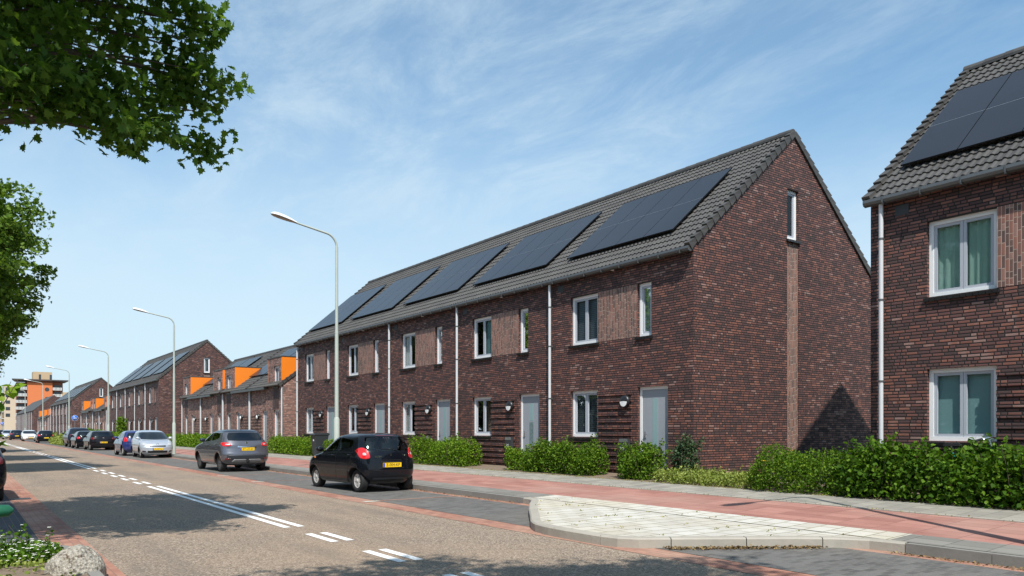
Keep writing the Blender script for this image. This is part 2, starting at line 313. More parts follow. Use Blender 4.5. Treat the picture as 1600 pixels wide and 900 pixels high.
# ------------------------------------------------------------------ geometry helpers
class MB:
    def __init__(s, T=None): s.v = []; s.f = []; s.m = []; s.sm = []; s.T = T; s.mats = []
    def mi(s, m):
        if m not in s.mats: s.mats.append(m)
        return s.mats.index(m)
    def add(s, vs, fs, m, smooth=False):
        b = len(s.v)
        s.v += [tuple(s.T(*p)) if s.T else tuple(p) for p in vs]
        k = s.mi(m)
        for f in fs: s.f.append([b + i for i in f]); s.m.append(k); s.sm.append(smooth)
    def box(s, x0, x1, y0, y1, z0, z1, m):
        vs = [(x0, y0, z0), (x1, y0, z0), (x1, y1, z0), (x0, y1, z0), (x0, y0, z1), (x1, y0, z1), (x1, y1, z1), (x0, y1, z1)]
        s.add(vs, [(0, 3, 2, 1), (4, 5, 6, 7), (0, 1, 5, 4), (1, 2, 6, 5), (2, 3, 7, 6), (3, 0, 4, 7)], m)
    def quad(s, a, b, c, d, m): s.add([a, b, c, d], [(0, 1, 2, 3)], m)
    def poly(s, pts, m): s.add(pts, [tuple(range(len(pts)))], m)
    def tube(s, pts, rad, m, n=8, smooth=True, cap=True):
        pts = [Vector(p) for p in pts]
        if not isinstance(rad, (list, tuple)): rad = [rad] * len(pts)
        vs = []; fs = []; up = None
        for i, p in enumerate(pts):
            d = (pts[min(i + 1, len(pts) - 1)] - pts[max(i - 1, 0)]).normalized()
            if up is None:
                up = Vector((0, 0, 1)) if abs(d.z) < .9 else Vector((1, 0, 0))
            a = d.cross(up).normalized(); b = a.cross(d).normalized(); up = b
            for k in range(n):
                t = 2 * math.pi * k / n; vs.append(p + a * (rad[i] * math.cos(t)) + b * (rad[i] * math.sin(t)))
        for i in range(len(pts) - 1):
            for k in range(n):
                fs.append((i * n + k, i * n + (k + 1) % n, (i + 1) * n + (k + 1) % n, (i + 1) * n + k))
        s.add(vs, fs, m, smooth)
        if cap:
            s.add(vs[:n], [tuple(range(n))], m); s.add(vs[-n:], [tuple(reversed(range(n)))], m)
    def lathe(s, prof, m, n=24, axis='z', c=(0, 0, 0), smooth=True):
        vs = []; fs = []
        for r, h in prof:
            for k in range(n):
                t = 2 * math.pi * k / n; a, b = r * math.cos(t), r * math.sin(t)
                p = (a, b, h) if axis == 'z' else ((a, h, b) if axis == 'y' else (h, a, b))
                vs.append((p[0] + c[0], p[1] + c[1], p[2] + c[2]))
        for i in range(len(prof) - 1):
            for k in range(n): fs.append((i * n + k, i * n + (k + 1) % n, (i + 1) * n + (k + 1) % n, (i + 1) * n + k))
        s.add(vs, fs, m, smooth)
    def prism(s, pts, a, b, m, plane='xz'):     # polygon extruded along the remaining axis
        n = len(pts)
        f = {'xz': lambda p, h: (p[0], h, p[1]), 'yz': lambda p, h: (h, p[0], p[1]), 'xy': lambda p, h: (p[0], p[1], h)}[plane]
        vs = [f(p, a) for p in pts] + [f(p, b) for p in pts]
        fs = [tuple(range(n)), tuple(reversed(range(n, 2 * n)))] + [(i, (i + 1) % n, n + (i + 1) % n, n + i) for i in range(n)]
        s.add(vs, fs, m)
    def build(s, name, parent=None, fix=True):
        me = bpy.data.meshes.new(name); me.from_pydata(s.v, [], s.f)
        for m in s.mats: me.materials.append(M[m])
        me.polygons.foreach_set('material_index', s.m); me.polygons.foreach_set('use_smooth', s.sm)
        if fix:
            bm = bmesh.new(); bm.from_mesh(me); bmesh.ops.recalc_face_normals(bm, faces=bm.faces); bm.to_mesh(me); bm.free()
        me.update()
        o = bpy.data.objects.new(name, me); col.objects.link(o)
        if parent: o.parent = parent
        return o

def tag(o, label=None, cat=None, group=None, kind=None):
    if label: o['label'] = label
    if cat: o['category'] = cat
    if group: o['group'] = group
    if kind: o['kind'] = kind
    return o
def empty(name, loc, rz=0):
    o = bpy.data.objects.new(name, None); o.empty_display_size = .3; o.location = loc; o.rotation_euler = (0, 0, rz); col.objects.link(o); return o
kids = {}
def copy_tree(o, parent=None):
    c = o.copy(); col.objects.link(c); c.parent = parent
    for ch in [x for x in o.children]: copy_tree(ch, c)
    return c
def struct(name, mb): o = mb.build(name); o['kind'] = 'structure'; return o
def text_mesh(name, s, size, mat, parent, mtx, extrude=.001, align='CENTER'):
    cu = bpy.data.curves.new(name, 'FONT'); cu.body = s; cu.size = size; cu.extrude = extrude; cu.align_x = align; cu.align_y = 'CENTER'
    t = bpy.data.objects.new(name + '_tmp', cu); col.objects.link(t)
    dg = bpy.context.evaluated_depsgraph_get(); me = bpy.data.meshes.new_from_object(t.evaluated_get(dg))
    bpy.data.objects.remove(t); me.transform(mtx); me.materials.clear(); me.materials.append(M[mat])
    o = bpy.data.objects.new(name, me); col.objects.link(o); o.parent = parent; return o
rng = np.random.default_rng(7); random.seed(7)

# ------------------------------------------------------------------ ground and road
def gz(X): return 0 if X < 9.65 else .13 + .044 * (min(X, 14.85) - 9.65)
def sheet(name, x0, x1, y0, y1, m, z0, z1=None, ny=1):
    b = MB(); z1 = z0 if z1 is None else z1
    ys = np.linspace(y0, y1, ny + 1)
    for i in range(ny): b.quad((x0, ys[i], z0), (x1, ys[i], z1), (x1, ys[i + 1], z1), (x0, ys[i + 1], z0), m)
    return struct(name, b)
sheet('ground', -3000, 3000, -3000, 3000, 'ground', -.06)
sheet('road', .9, 10.2, -40, 460, 'asphalt', 0, ny=20)
sheet('gutter_strip', 6.98, 7.45, -40, 460, 'strip_red', .004, ny=20)
sheet('gutter_strip', .95, 1.47, -40, 460, 'strip_red', .004, ny=20)
sheet('parking_bay', 7.45, 9.45, -40, 460, 'pave_dark', .008, ny=20)
sheet('gutter_strip', 9.45, 9.66, -40, 460, 'strip_red', .008, ny=20)
sheet('parking_bay', -1.4, .95, 11.0, 460, 'pave_slate', .006, ny=20)
sheet('pavement', -7, -1.4, -40, 460, 'pave_grey', .13, ny=10)
# centre line: two thin lines, dashed and solid by turns
b = MB()
segs = [(12.0, 22.9), (34.5, 52), (64, 82), (94, 130), (140, 400)] + [(10.1 - 2 * k, 11.1 - 2 * k) for k in range(6)] + [(24.0 + 2.05 * k, 25.05 + 2.05 * k) for k in range(5)] + [(53 + 2 * k, 54 + 2 * k) for k in range(5)] + [(83 + 2 * k, 84 + 2 * k) for k in range(5)]
for a, c in segs:
    for x in (4.22, 4.45): b.quad((x, a, .004), (x + .115, a, .004), (x + .115, c, .004), (x, c, .004), 'paintline')
struct('road_marking', b)
# bay marking bricks across the parking lane
b = MB()
for y in (15.2, 22.9, 26.6, 33.2, 39, 44.2):
    b.quad((7.45, y, .012), (9.45, y, .012), (9.45, y + .1, .012), (7.45, y + .1, .012), 'strip_red')
for y in (15.2, 22.9, 26.6, 33.2, 39, 44.2):
    b.quad((7.1, y - .1, .0125), (7.45, y - .1, .0125), (7.45, y + .12, .0125), (7.1, y + .12, .0125), 'pave_white')
struct('bay_marking', b)
# right pavement: slopes gently up to the houses
def slope(name, x0, x1, y0, y1, m, dz=0, ny=20): return sheet(name, x0, x1, y0, y1, m, gz(x0) + dz, gz(x1) + dz, ny)
slope('pavement', 9.8, 10.4, 12.75, 460, 'pave_old'); slope('pavement', 9.8, 10.4, -40, 5.15, 'pave_old', 0, 4)
slope('cycle_path', 10.4, 12.3, -40, 460, 'pave_red')
slope('pavement', 12.3, 13.55, -40, 460, 'pave_grey')
slope('garden_soil', 13.55, 14.9, -40, 460, 'soil')
b = MB(); b.quad((14.9, -40, .357), (60, -40, .357), (60, 460, .357), (14.9, 460, .357), 'soil'); struct('yard_ground', b)
b = MB()
for y in np.arange(-20, 130, 1.0): b.box(12.24, 12.34, y + .004, y + .996, .2, gz(12.3) + .012, 'concrete')
struct('edging_kerb', b)
def kerb(name, pts, w, z0, z1, m, side=1, stone=1.0):
    b = MB(); P = [Vector((*p, 0)) for p in pts]
    # resample finely, then cut into stones with a thin joint between
    cum = [0]
    for p, q in zip(P[:-1], P[1:]): cum.append(cum[-1] + (q - p).length)
    def at(d):
        d = max(0, min(cum[-1], d))
        for i in range(len(P) - 1):
            if d <= cum[i + 1] + 1e-9:
                f = (d - cum[i]) / max(1e-9, cum[i + 1] - cum[i]); return P[i].lerp(P[i + 1], f)
    n = max(1, round(cum[-1] / stone)); L = cum[-1] / n
    for k in range(n):
        ds = np.linspace(k * L + .006, (k + 1) * L - .006, 8); vs = []
        for d in ds:
            p = at(d); t = (at(d + .12) - at(d - .12)).normalized(); q = p + Vector((-t.y, t.x, 0)) * side * w; bev = (q - p) * .14
            vs += [(p.x, p.y, z0), (p.x, p.y, z1 - .02), (p.x + bev.x, p.y + bev.y, z1), (q.x, q.y, z1), (q.x, q.y, z0)]
        fs = [(i * 5 + j, i * 5 + j + 1, (i + 1) * 5 + j + 1, (i + 1) * 5 + j) for i in range(7) for j in range(4)] + [tuple(range(5)), tuple(reversed(range(35, 40)))]
        b.add(vs, fs, m)
    return struct(name, b)
def straight(y0, y1, x, step=1.0):
    n = int(abs(y1 - y0) / step); return [(x, y0 + (y1 - y0) * i / n) for i in range(n + 1)]
def kerb_row(x, ys, m, side):
    b = MB()
    for y in ys: b.box(min(x, x + .15 * side), max(x, x + .15 * side), y + .004, y + .996, -.03, .131, m)
    struct('kerb', b)
kerb_row(9.66, np.arange(12.9, 130, 1.0), 'kerb_old', 1); kerb_row(9.7, np.arange(-15.1, 4.2, 1.0), 'kerb_old', 1)
isl = [(9.66, 12.9), (9.62, 12.62), (9.45, 12.35), (9.1, 11.95), (8.4, 11.05), (7.75, 10.15), (7.35, 9.62), (7.17, 9.3), (7.08, 8.9), (7.05, 8.4), (7.05, 7.75), (7.1, 7.42), (7.26, 7.18), (7.6, 6.95), (8.3, 6.48), (9.0, 6.0), (9.4, 5.66), (9.62, 5.35), (9.7, 4.9)]
kerb('kerb', isl, .16, -.03, .137, 'concrete', side=1)
b = MB()
inner = []
P = [Vector((*p, 0)) for p in isl]
for i, p in enumerate(P):
    d = (P[min(i + 1, len(P) - 1)] - P[max(i - 1, 0)]).normalized(); inner.append(p + Vector((-d.y, d.x, 0)) * .158)
b.poly([(p.x, p.y, .132) for p in inner], 'pave_white')
struct('pavement', b)
slope('pavement', 9.8, 10.4, 5.15, 12.75, 'pave_white', .002, 4)
b = MB()                                                     # joints of the pale kerbstones
# left planted bed beside the road
kerb('kerb', [(-1.4, 11.6), (.5, 11.5), (.95, 11.3), (1.16, 10.95), (1.22, 10.5), (1.2, 8.2), (1.0, 7.7), (.6, 7.4), (-1.4, 7.3)], .13, -.03, .12, 'kerb_old', side=-1)
b = MB(); b.poly([(-1.4, 11.5, .10), (.5, 11.4, .10), (.9, 11.2, .10), (1.06, 10.9, .10), (1.11, 10.5, .10), (1.09, 8.3, .10), (.92, 7.8, .10), (.6, 7.5, .10), (-1.4, 7.4, .10)], 'soil'); struct('planting_bed', b)
b = MB(); b.box(.98, 1.36, 20.2, 20.65, .0, .012, 'darkgrey'); o = b.build('drain_cover'); tag(o, 'small dark drain cover set in the red brick gutter by the left kerb', 'drain cover')

# ------------------------------------------------------------------ houses
HW, DEP, TAN = 5.38, 8.4, .865
RZ = 9.5; EX = -.18; EZ = RZ - TAN * (4.2 - EX); ALPHA = math.atan(TAN); CA, SA = math.cos(ALPHA), math.sin(ALPHA)
FX = lambda u, v, w: (-w, u, v)                       # facade frame: u along street, v up, w out
def wall_grid(b, u0, u1, v0, v1, holes, m, depth=.1):
    us = sorted({u0, u1, *[h[0] for h in holes], *[h[1] for h in holes]}); vs = sorted({v0, v1, *[h[2] for h in holes], *[h[3] for h in holes]})
    for i in range(len(us) - 1):
        for j in range(len(vs) - 1):
            cu, cv = (us[i] + us[i + 1]) / 2, (vs[j] + vs[j + 1]) / 2
            if any(h[0] < cu < h[1] and h[2] < cv < h[3] for h in holes): continue
            b.quad((us[i], vs[j], 0), (us[i + 1], vs[j], 0), (us[i + 1], vs[j + 1], 0), (us[i], vs[j + 1], 0), m)
    for a, c, d, e in holes:
        b.quad((a, d, 0), (a, e, 0), (a, e, -depth), (a, d, -depth), m); b.quad((c, d, 0), (c, e, 0), (c, e, -depth), (c, d, -depth), m)
        b.quad((a, e, 0), (c, e, 0), (c, e, -depth), (a, e, -depth), m); b.quad((a, d, 0), (c, d, 0), (c, d, -depth), (a, d, -depth), m)
def ring(b, u0, u1, v0, v1, t, w0, w1, m):
    b.box(u0, u1, v0, v0 + t, w0, w1, m); b.box(u0, u1, v1 - t, v1, w0, w1, m); b.box(u0, u0 + t, v0 + t, v1 - t, w0, w1, m); b.box(u1 - t, u1, v0 + t, v1 - t, w0, w1, m)
def make_window(root, T, u0, u1, v0, v1, panes=2, curtain=None, sill=True, label=None, tilt=0):
    b = MB(T); ring(b, u0 + .002, u1 - .002, v0 + .002, v1 - .002, .078, -.17, -.085, 'white')
    f = b.build('window', root)
    if label: f['label'] = label
    iu0, iu1, iv0, iv1 = u0 + .08, u1 - .08, v0 + .08, v1 - .08
    wid = (iu1 - iu0) / panes
    for k in range(panes):
        a, c = iu0 + k * wid + .003, iu0 + (k + 1) * wid - .003
        b = MB(T); ring(b, a, c, iv0, iv1, .055, -.155, -.105, 'sash'); s = b.build('sash', f)
        b = MB(T); b.quad((a + .05, iv0 + .05, -.13), (c - .05, iv0 + .05, -.13), (c - .05, iv1 - .05, -.13), (a + .05, iv1 - .05, -.13), 'glass'); p = b.build('pane', f)
        if tilt:
            pass
    if sill:
        b = MB(T); n = max(2, int((u1 - u0) / .1))
        for k in range(n):
            a = u0 - .05 + (u1 - u0 + .1) * k / n; c = a + (u1 - u0 + .1) / n - .008
            b.add([(a, v0 - .085, .06), (c, v0 - .085, .06), (c, v0 - .025, .065), (a, v0 - .025, .065), (a, v0 - .085, -.1), (c, v0 - .085, -.1), (c, v0 - .003, -.1), (a, v0 - .003, -.1)],
                  [(0, 1, 2, 3), (3, 2, 6, 7), (0, 3, 7, 4), (1, 5, 6, 2), (0, 4, 5, 1)], 'sill')
        b.build('sill', f)
    if curtain:
        kind, a0, a1, lo = curtain                    # fraction of the width covered, lower edge fraction
        b = MB(T); n = 60; ua, ub = u0 + (u1 - u0) * a0, u0 + (u1 - u0) * a1; vs = []
        for i in range(n + 1):
            u = ua + (ub - ua) * i / n; w = -.195 + (.018 * math.sin(u * 46) + .006 * math.sin(u * 113) if 'curtain' in kind else 0)
            vs += [(u, v0 + (v1 - v0) * lo, w), (u, v1, w)]
        b.add(vs, [(2 * i, 2 * i + 2, 2 * i + 3, 2 * i + 1) for i in range(n)], kind, 'curtain' in kind); b.build('curtain', f)
    return f
def tile_slope(b, y0, y1, ex, ez, rx, rz, period=.1495, course=.285, m='tile'):
    L = math.hypot(rx - ex, rz - ez); dx, dz = (rx - ex) / L, (rz - ez) / L; nx, nz = -dz, dx
    if nz < 0: nx, nz = -nx, -nz
    nc = int(round(L / course)); ys = []
    prof = [(0, .0), (.22, .0), (.42, .002), (.54, .018), (.68, .027), (.84, .024)]
    n = int(round((y1 - y0) / period))
    for k in range(n):
        for p, h in prof: ys.append((y0 + (k + p) * (y1 - y0) / n, h))
    ys.append((y1, 0)); W = len(ys); vs = []; fs = []
    for j in range(nc):
        for e, lift in ((0, .034), (1, .004)):
            s = (j + e) * L / nc
            for y, h in ys:
                o = h + lift; vs.append((ex + dx * s + nx * o, y, ez + dz * s + nz * o))
    for r in range(2 * nc - 1):
        for k in range(W - 1): fs.append((r * W + k, r * W + k + 1, (r + 1) * W + k + 1, (r + 1) * W + k))
    b.add(vs, fs, m)
    # underside lip along the eave
    b.add([vs[k] for k in range(W)] + [(ex - nx * .03, y, ez - nz * .03) for y, h in ys], [(k, k + 1, W + k + 1, W + k) for k in range(W - 1)], m)
def roof_pt(x): return RZ - TAN * abs(x - 4.2)

def make_roof(root, y0, y1, near, far, ex=EX, ez=EZ, rx=4.2, rz=RZ):
    b = MB(); tile_slope(b, y0, y1, ex, ez, rx, rz); tile_slope(b, y0, y1, 2 * rx - ex, ez, rx, rz)
    rf = b.build('roof', root, fix=False)
    b = MB(); n = int(round((y1 - y0) / .42))
    for k in range(n):
        a = y0 + (y1 - y0) * k / n; c = a + (y1 - y0) / n + .03
        vs = []
        for y, r in ((a, .125), (c, .135)):
            for t in range(9):
                th = R(-15 + 210 * t / 8); vs.append((rx + r * math.cos(th), y, rz + .0 + r * math.sin(th)))
        b.add(vs, [(i, i + 1, 10 + i, 9 + i) for i in range(8)] + [tuple(range(9)), tuple(range(9, 18))], 'tile')
    b.build('ridge', rf)
    # verge tiles along the gables
    for on, y in ((near, y0), (far, y1)):
        if not on: continue
        b = MB(); sgn = -1 if y == y0 else 1
        for sx in (-1, 1):
            L = math.hypot(rx - ex, rz - ez); nc = int(round(L / .285))
            for j in range(nc):
                s0, s1 = L * j / nc, L * (j + 1) / nc - .012
                if j == nc - 1: s1 = L
                def P(s, h, yy):
                    x = (rx - ex) * s / L; z = (rz - ez) * s / L
                    nx, nz = -(rz - ez) / L * h, (rx - ex) / L * h
                    xx = ex + x + nx
                    return ((xx if sx < 0 else 2 * rx - xx), yy, ez + z + nz)
                ya, yb = y - sgn * .10, y + sgn * .06
                top0, top1 = .105, .060
                vs = [P(s0, top0, ya), P(s0, top0, yb), P(s1, top1, yb), P(s1, top1, ya), P(s0, top0 - .20, ya), P(s0, top0 - .20, yb), P(s1, top1 - .13, yb - sgn * .015), P(s1, top1 - .13, ya)]
                b.add(vs, [(0, 1, 2, 3), (4, 5, 6, 7), (0, 1, 5, 4), (1, 2, 6, 5), (2, 3, 7, 6), (3, 0, 4, 7)], 'tile')
        b.build('verge', rf)
    return rf

OPEN = dict(up=(3.34, 4.54, 3.665, 5.095), small=(1.26, 1.77, 3.665, 5.095), low=(3.34, 4.54, .955, 2.31), door=(.68, 1.76, .03, 2.31))
def make_house(near=0, far=0, number=None, cur=(None, None, None), lod=False, pat=False, pipe=True, solar=True):
    root = empty('terraced_house', (0, 0, 0))
    ya, yb = -near, HW + far
    b = MB(FX)
    wall_grid(b, ya, yb, -.45, 5.78, list(OPEN.values()), 'brick')
    # projecting brick courses between window and door
    for k in range(12):
        z = .06 + k * .1875
        ends = (1.98, 3.335) if z > .86 else (1.98, 4.6)
        b.box(ends[0], ends[1], z, z + .115, -.02, .042, 'brick')
    b.T = None
    r_ = MB(); r_.quad((DEP, ya, -.45), (DEP, yb, -.45), (DEP, yb, 5.78), (DEP, ya, 5.78), 'brick'); r_.build('rear_wall', root)
    top = lambda x: roof_pt(x) - .075
    if near:
        gx0, gx1, gz0, gz1 = 3.9, 4.44, 6.5, 7.9; y = ya
        q = lambda pts, m='brick': b.poly([(x, y, z) for x, z in pts], m)
        q([(0, -.45), (gx0, -.45), (gx0, top(gx0)), (0, top(0))]); q([(gx1, -.45), (DEP, -.45), (DEP, top(DEP)), (gx1, top(gx1))])
        q([(gx0, gz1), (gx1, gz1), (gx1, top(gx1)), (4.2, top(4.2)), (gx0, top(gx0))])
        for x in (gx0, gx1): b.quad((x, y, -.45), (x, y, gz1), (x, y + .1, gz1), (x, y + .1, -.45), 'brick')
        b.quad((gx0, y, gz1), (gx1, y, gz1), (gx1, y + .1, gz1), (gx0, y + .1, gz1), 'brick')
    if far:
        b.poly([(0, yb, -.45), (DEP, yb, -.45), (DEP, yb, top(DEP)), (4.2, yb, top(4.2)), (0, yb, top(0))], 'brick')
    b.build('wall', root, fix=False)
    if near:
        b = MB(); b.quad((3.9, ya + .025, -.45), (4.44, ya + .025, -.45), (4.44, ya + .025, 6.5), (3.9, ya + .025, 6.5), 'brick_light'); b.build('brick_strip', root)
        make_window(root, lambda u, v, w: (u, ya - w, v), 3.9, 4.44, 6.5, 7.9, 1, ('whitecurtain', 0, .5, 0))
    b = MB(FX); b.box(1.774, 3.336, 3.67, 5.09, -.02, .006, 'brick_light'); b.build('brick_panel', root)
    make_roof(root, ya, yb, near, far)
    make_window(root, FX, *OPEN['up'], 2, cur[0]); make_window(root, FX, *OPEN['small'], 1, cur[1]); make_window(root, FX, *OPEN['low'], 2, cur[2])
    # door
    u0, u1, v0, v1 = OPEN['door']
    b = MB(FX); b.box(u0 + .065, u1 - .085, v0 + .02, v1 - .085, -.15, -.10, 'door'); d = b.build('door', root)
    b = MB(FX); b.box(u0, u0 + .06, v0, v1, -.17, -.085, 'white'); b.box(u1 - .08, u1, v0, v1, -.17, -.085, 'white'); b.box(u0 + .06, u1 - .08, v1 - .08, v1, -.17, -.085, 'white'); b.build('door_frame', d)
    if pat:
        b = MB(FX); b.box(1.13, 1.30, 1.45, 2.0, -.105, -.096, 'doorglass'); b.box(1.11, 1.32, .6, 1.4, -.105, -.094, 'patglass'); b.build('door_glass', d)
    else:
        b = MB(FX); b.box(1.12, 1.31, .35, 2.0, -.105, -.096, 'doorglass'); b.build('door_glass', d)
    b = MB(FX); b.tube([(1.58, 1.05, -.1), (1.58, 1.05, -.05), (1.47, 1.05, -.05)], .011, 'steel', 6); b.box(1.56, 1.6, .93, 1.12, -.1, -.09, 'steel'); b.build('handle', d)
    # wall lamp
    b = MB(FX); lv = 1.94; lu = 2.17
    b.lathe([(0, .115), (.13, .11), (.165, .08), (.172, .04), (.172, .0)], 'black', 24, 'z', (lu, lv, .03)); l = b.build('wall_lamp', root)
    b = MB(FX); vs = [(lu, lv, .151)] + [(lu + .135 * math.cos(t), lv - .01 + .135 * math.sin(t), .142) for t in np.linspace(math.pi, 2 * math.pi, 15)]
    b.add(vs, [(0, i, i + 1) for i in range(1, 15)], 'opal'); b.build('lamp_diffuser', l)
    # letterbox
    b = MB(FX); a, c = 1.99, 2.33; b.box(a, c, .56, .92, .051, .15, 'darkgrey'); lb = b.build('letterbox', root)
    b = MB(FX); b.box(a + .01, c - .01, .82, .915, .15, .158, 'steel'); b.build('flap', lb)
    if number: text_mesh('house_number', number, .12, 'numwhite', lb, Matrix(((0, 0, -1, -.152), (-1, 0, 0, 2.2), (0, 1, 0, .64), (0, 0, 0, 1))))
    # gutter, pipe
    b = MB(); ga, gb = ya - .03, yb + (.03 if far else 0)
    b.prism([(-.09, 5.72), (-.245, 5.72), (-.255, 5.66), (-.23, 5.61), (-.16, 5.59), (-.09, 5.61)], ga, gb, 'gutter', 'xz')
    for q in np.arange(ga + .25, gb, .72): b.box(-.262, -.02, q, q + .025, 5.575, 5.60, 'gutter'); b.box(-.262, -.252, q, q + .025, 5.59, 5.72, 'gutter')
    b.box(-.088, .0, ya, yb, 5.64, 5.69, 'gutter'); b.build('gutter', root)
    if pipe:
        b = MB(); yp = HW - .0 if not far else HW - .02
        b.tube([(-.13, yp, 5.62), (-.13, yp, -.35)], .043, 'pipe', 12)
        for z in (.6, 2.1, 3.7, 4.9): b.tube([(-.13, yp, z), (-.13, yp, z + .035)], .052, 'gutter', 12); b.box(-.08, .0, yp - .012, yp + .012, z, z + .03, 'gutter')
        b.build('downpipe', root)
    b = MB(FX); b.box(4.88, 5.14, 5.33, 5.53, -.01, .012, 'darkgrey'); b.build('nest_box', root)
    b = MB(FX); b.tube([(2.7, 5.62, -.02), (2.7, 5.62, .09)], .028, 'white', 8); b.build('overflow_pipe', root)
    if solar:
        for r in range(2):
            for c in range(4):
                b = MB(); y0 = .95 + c * 1.09; s0 = 1.0 + r * 1.625
                P = lambda s, y, h: (EX + CA * s - SA * h, y, EZ + SA * s + CA * h)
                y1, s1 = y0 + 1.072, s0 + 1.605
                vs = [P(s0, y0, .15), P(s0, y1, .15), P(s1, y1, .15), P(s1, y0, .15), P(s0, y0, .115), P(s0, y1, .115), P(s1, y1, .115), P(s1, y0, .115)]
                b.add(vs, [(4, 5, 6, 7), (0, 1, 5, 4), (1, 2, 6, 5), (2, 3, 7, 6), (3, 0, 4, 7)], 'alu'); b.add(vs[:4], [(0, 1, 2, 3)], 'solar')
                if r == 0: b.add([P(s1 - .018, y0, .153), P(s1 - .018, y1, .153), P(s1, y1, .153), P(s1, y0, .153)], [(0, 1, 2, 3)], 'steel')
                b.build('solar_panel', root)
        b = MB()
        for s in (1.4, 2.2, 3.0, 3.8):
            b.tube([P(s, .93, .09), P(s, 5.33, .09)], .022, 'black', 4)
        b.build('mounting_rail', root)
    return root
XF, ZF = 14.85, .40
CUR = [(('blind', 0, 1, 0), ('blindlight', 0, 1, 0), ('blind', 0, 1, 0)),
       (('frosted', .0, .55, 0), None, ('whitecurtain', .0, .25, 0)),
       (('whitecurtain', .55, 1, 0), ('whitecurtain', 0, 1, 0), ('whitecurtain', .6, 1, .0)),
       (('frosted', 0, .5, 0), ('whitecurtain', 0, 1, 0), ('blind', 0, 1, .3)),
       (('blind', 0, 1, .2), ('whitecurtain', 0, 1, .0), ('whitecurtain', .5, 1, 0))]
L1 = ['dark brick end house, number 347, whose big plain gable with one slim window faces us',
      'dark brick house second from the big gable, pink roses beside its patterned glass door',
      'dark brick house third from the big gable, middle one of the main row of five',
      'dark brick house fourth from the big gable, directly behind the nearest street lamp',
      'dark brick house at the far end of the main row, beside the orange dormers']
proto = {}
for k in range(5):
    h = make_house(near=.17 if k == 0 else 0, far=.17 if k == 4 else 0, number=('347', '345', '343', '341', '339')[k], cur=CUR[k], pat=(k == 1), pipe=(k != 3))
    h.location = (XF, 12.92 + HW * k, ZF); tag(h, L1[k], 'house', 'brick houses of the main row'); proto[k] = h
h = make_house(far=.26, cur=(('greencurtain', 0, 1, 0), ('whitecurtain', 0, 1, 0), ('frosted', 0, 1, 0))); h.location = (XF, 2.55, ZF)
tag(h, 'dark brick house cut off by the right edge of the photo, green curtains upstairs', 'house')
ORD = ['first', 'second', 'third', 'fourth', 'fifth', 'sixth', 'seventh', 'eighth', 'ninth', 'tenth', 'eleventh', 'twelfth']
def far_row(y0, n, what, grp):
    for k in range(n):
        src = proto[0] if k == 0 else (proto[4] if k == n - 1 else proto[1 + (k % 2)])
        c = copy_tree(src); c.location = (XF, y0 + HW * k, ZF)
        tag(c, '%s house from the near gable of %s' % (ORD[k], what), 'house', grp)
far_row(75.1, 5, 'the second tall brick row', 'brick houses of the second tall row')
far_row(139.9, 6, 'the third tall brick row', 'brick houses of the third tall row')

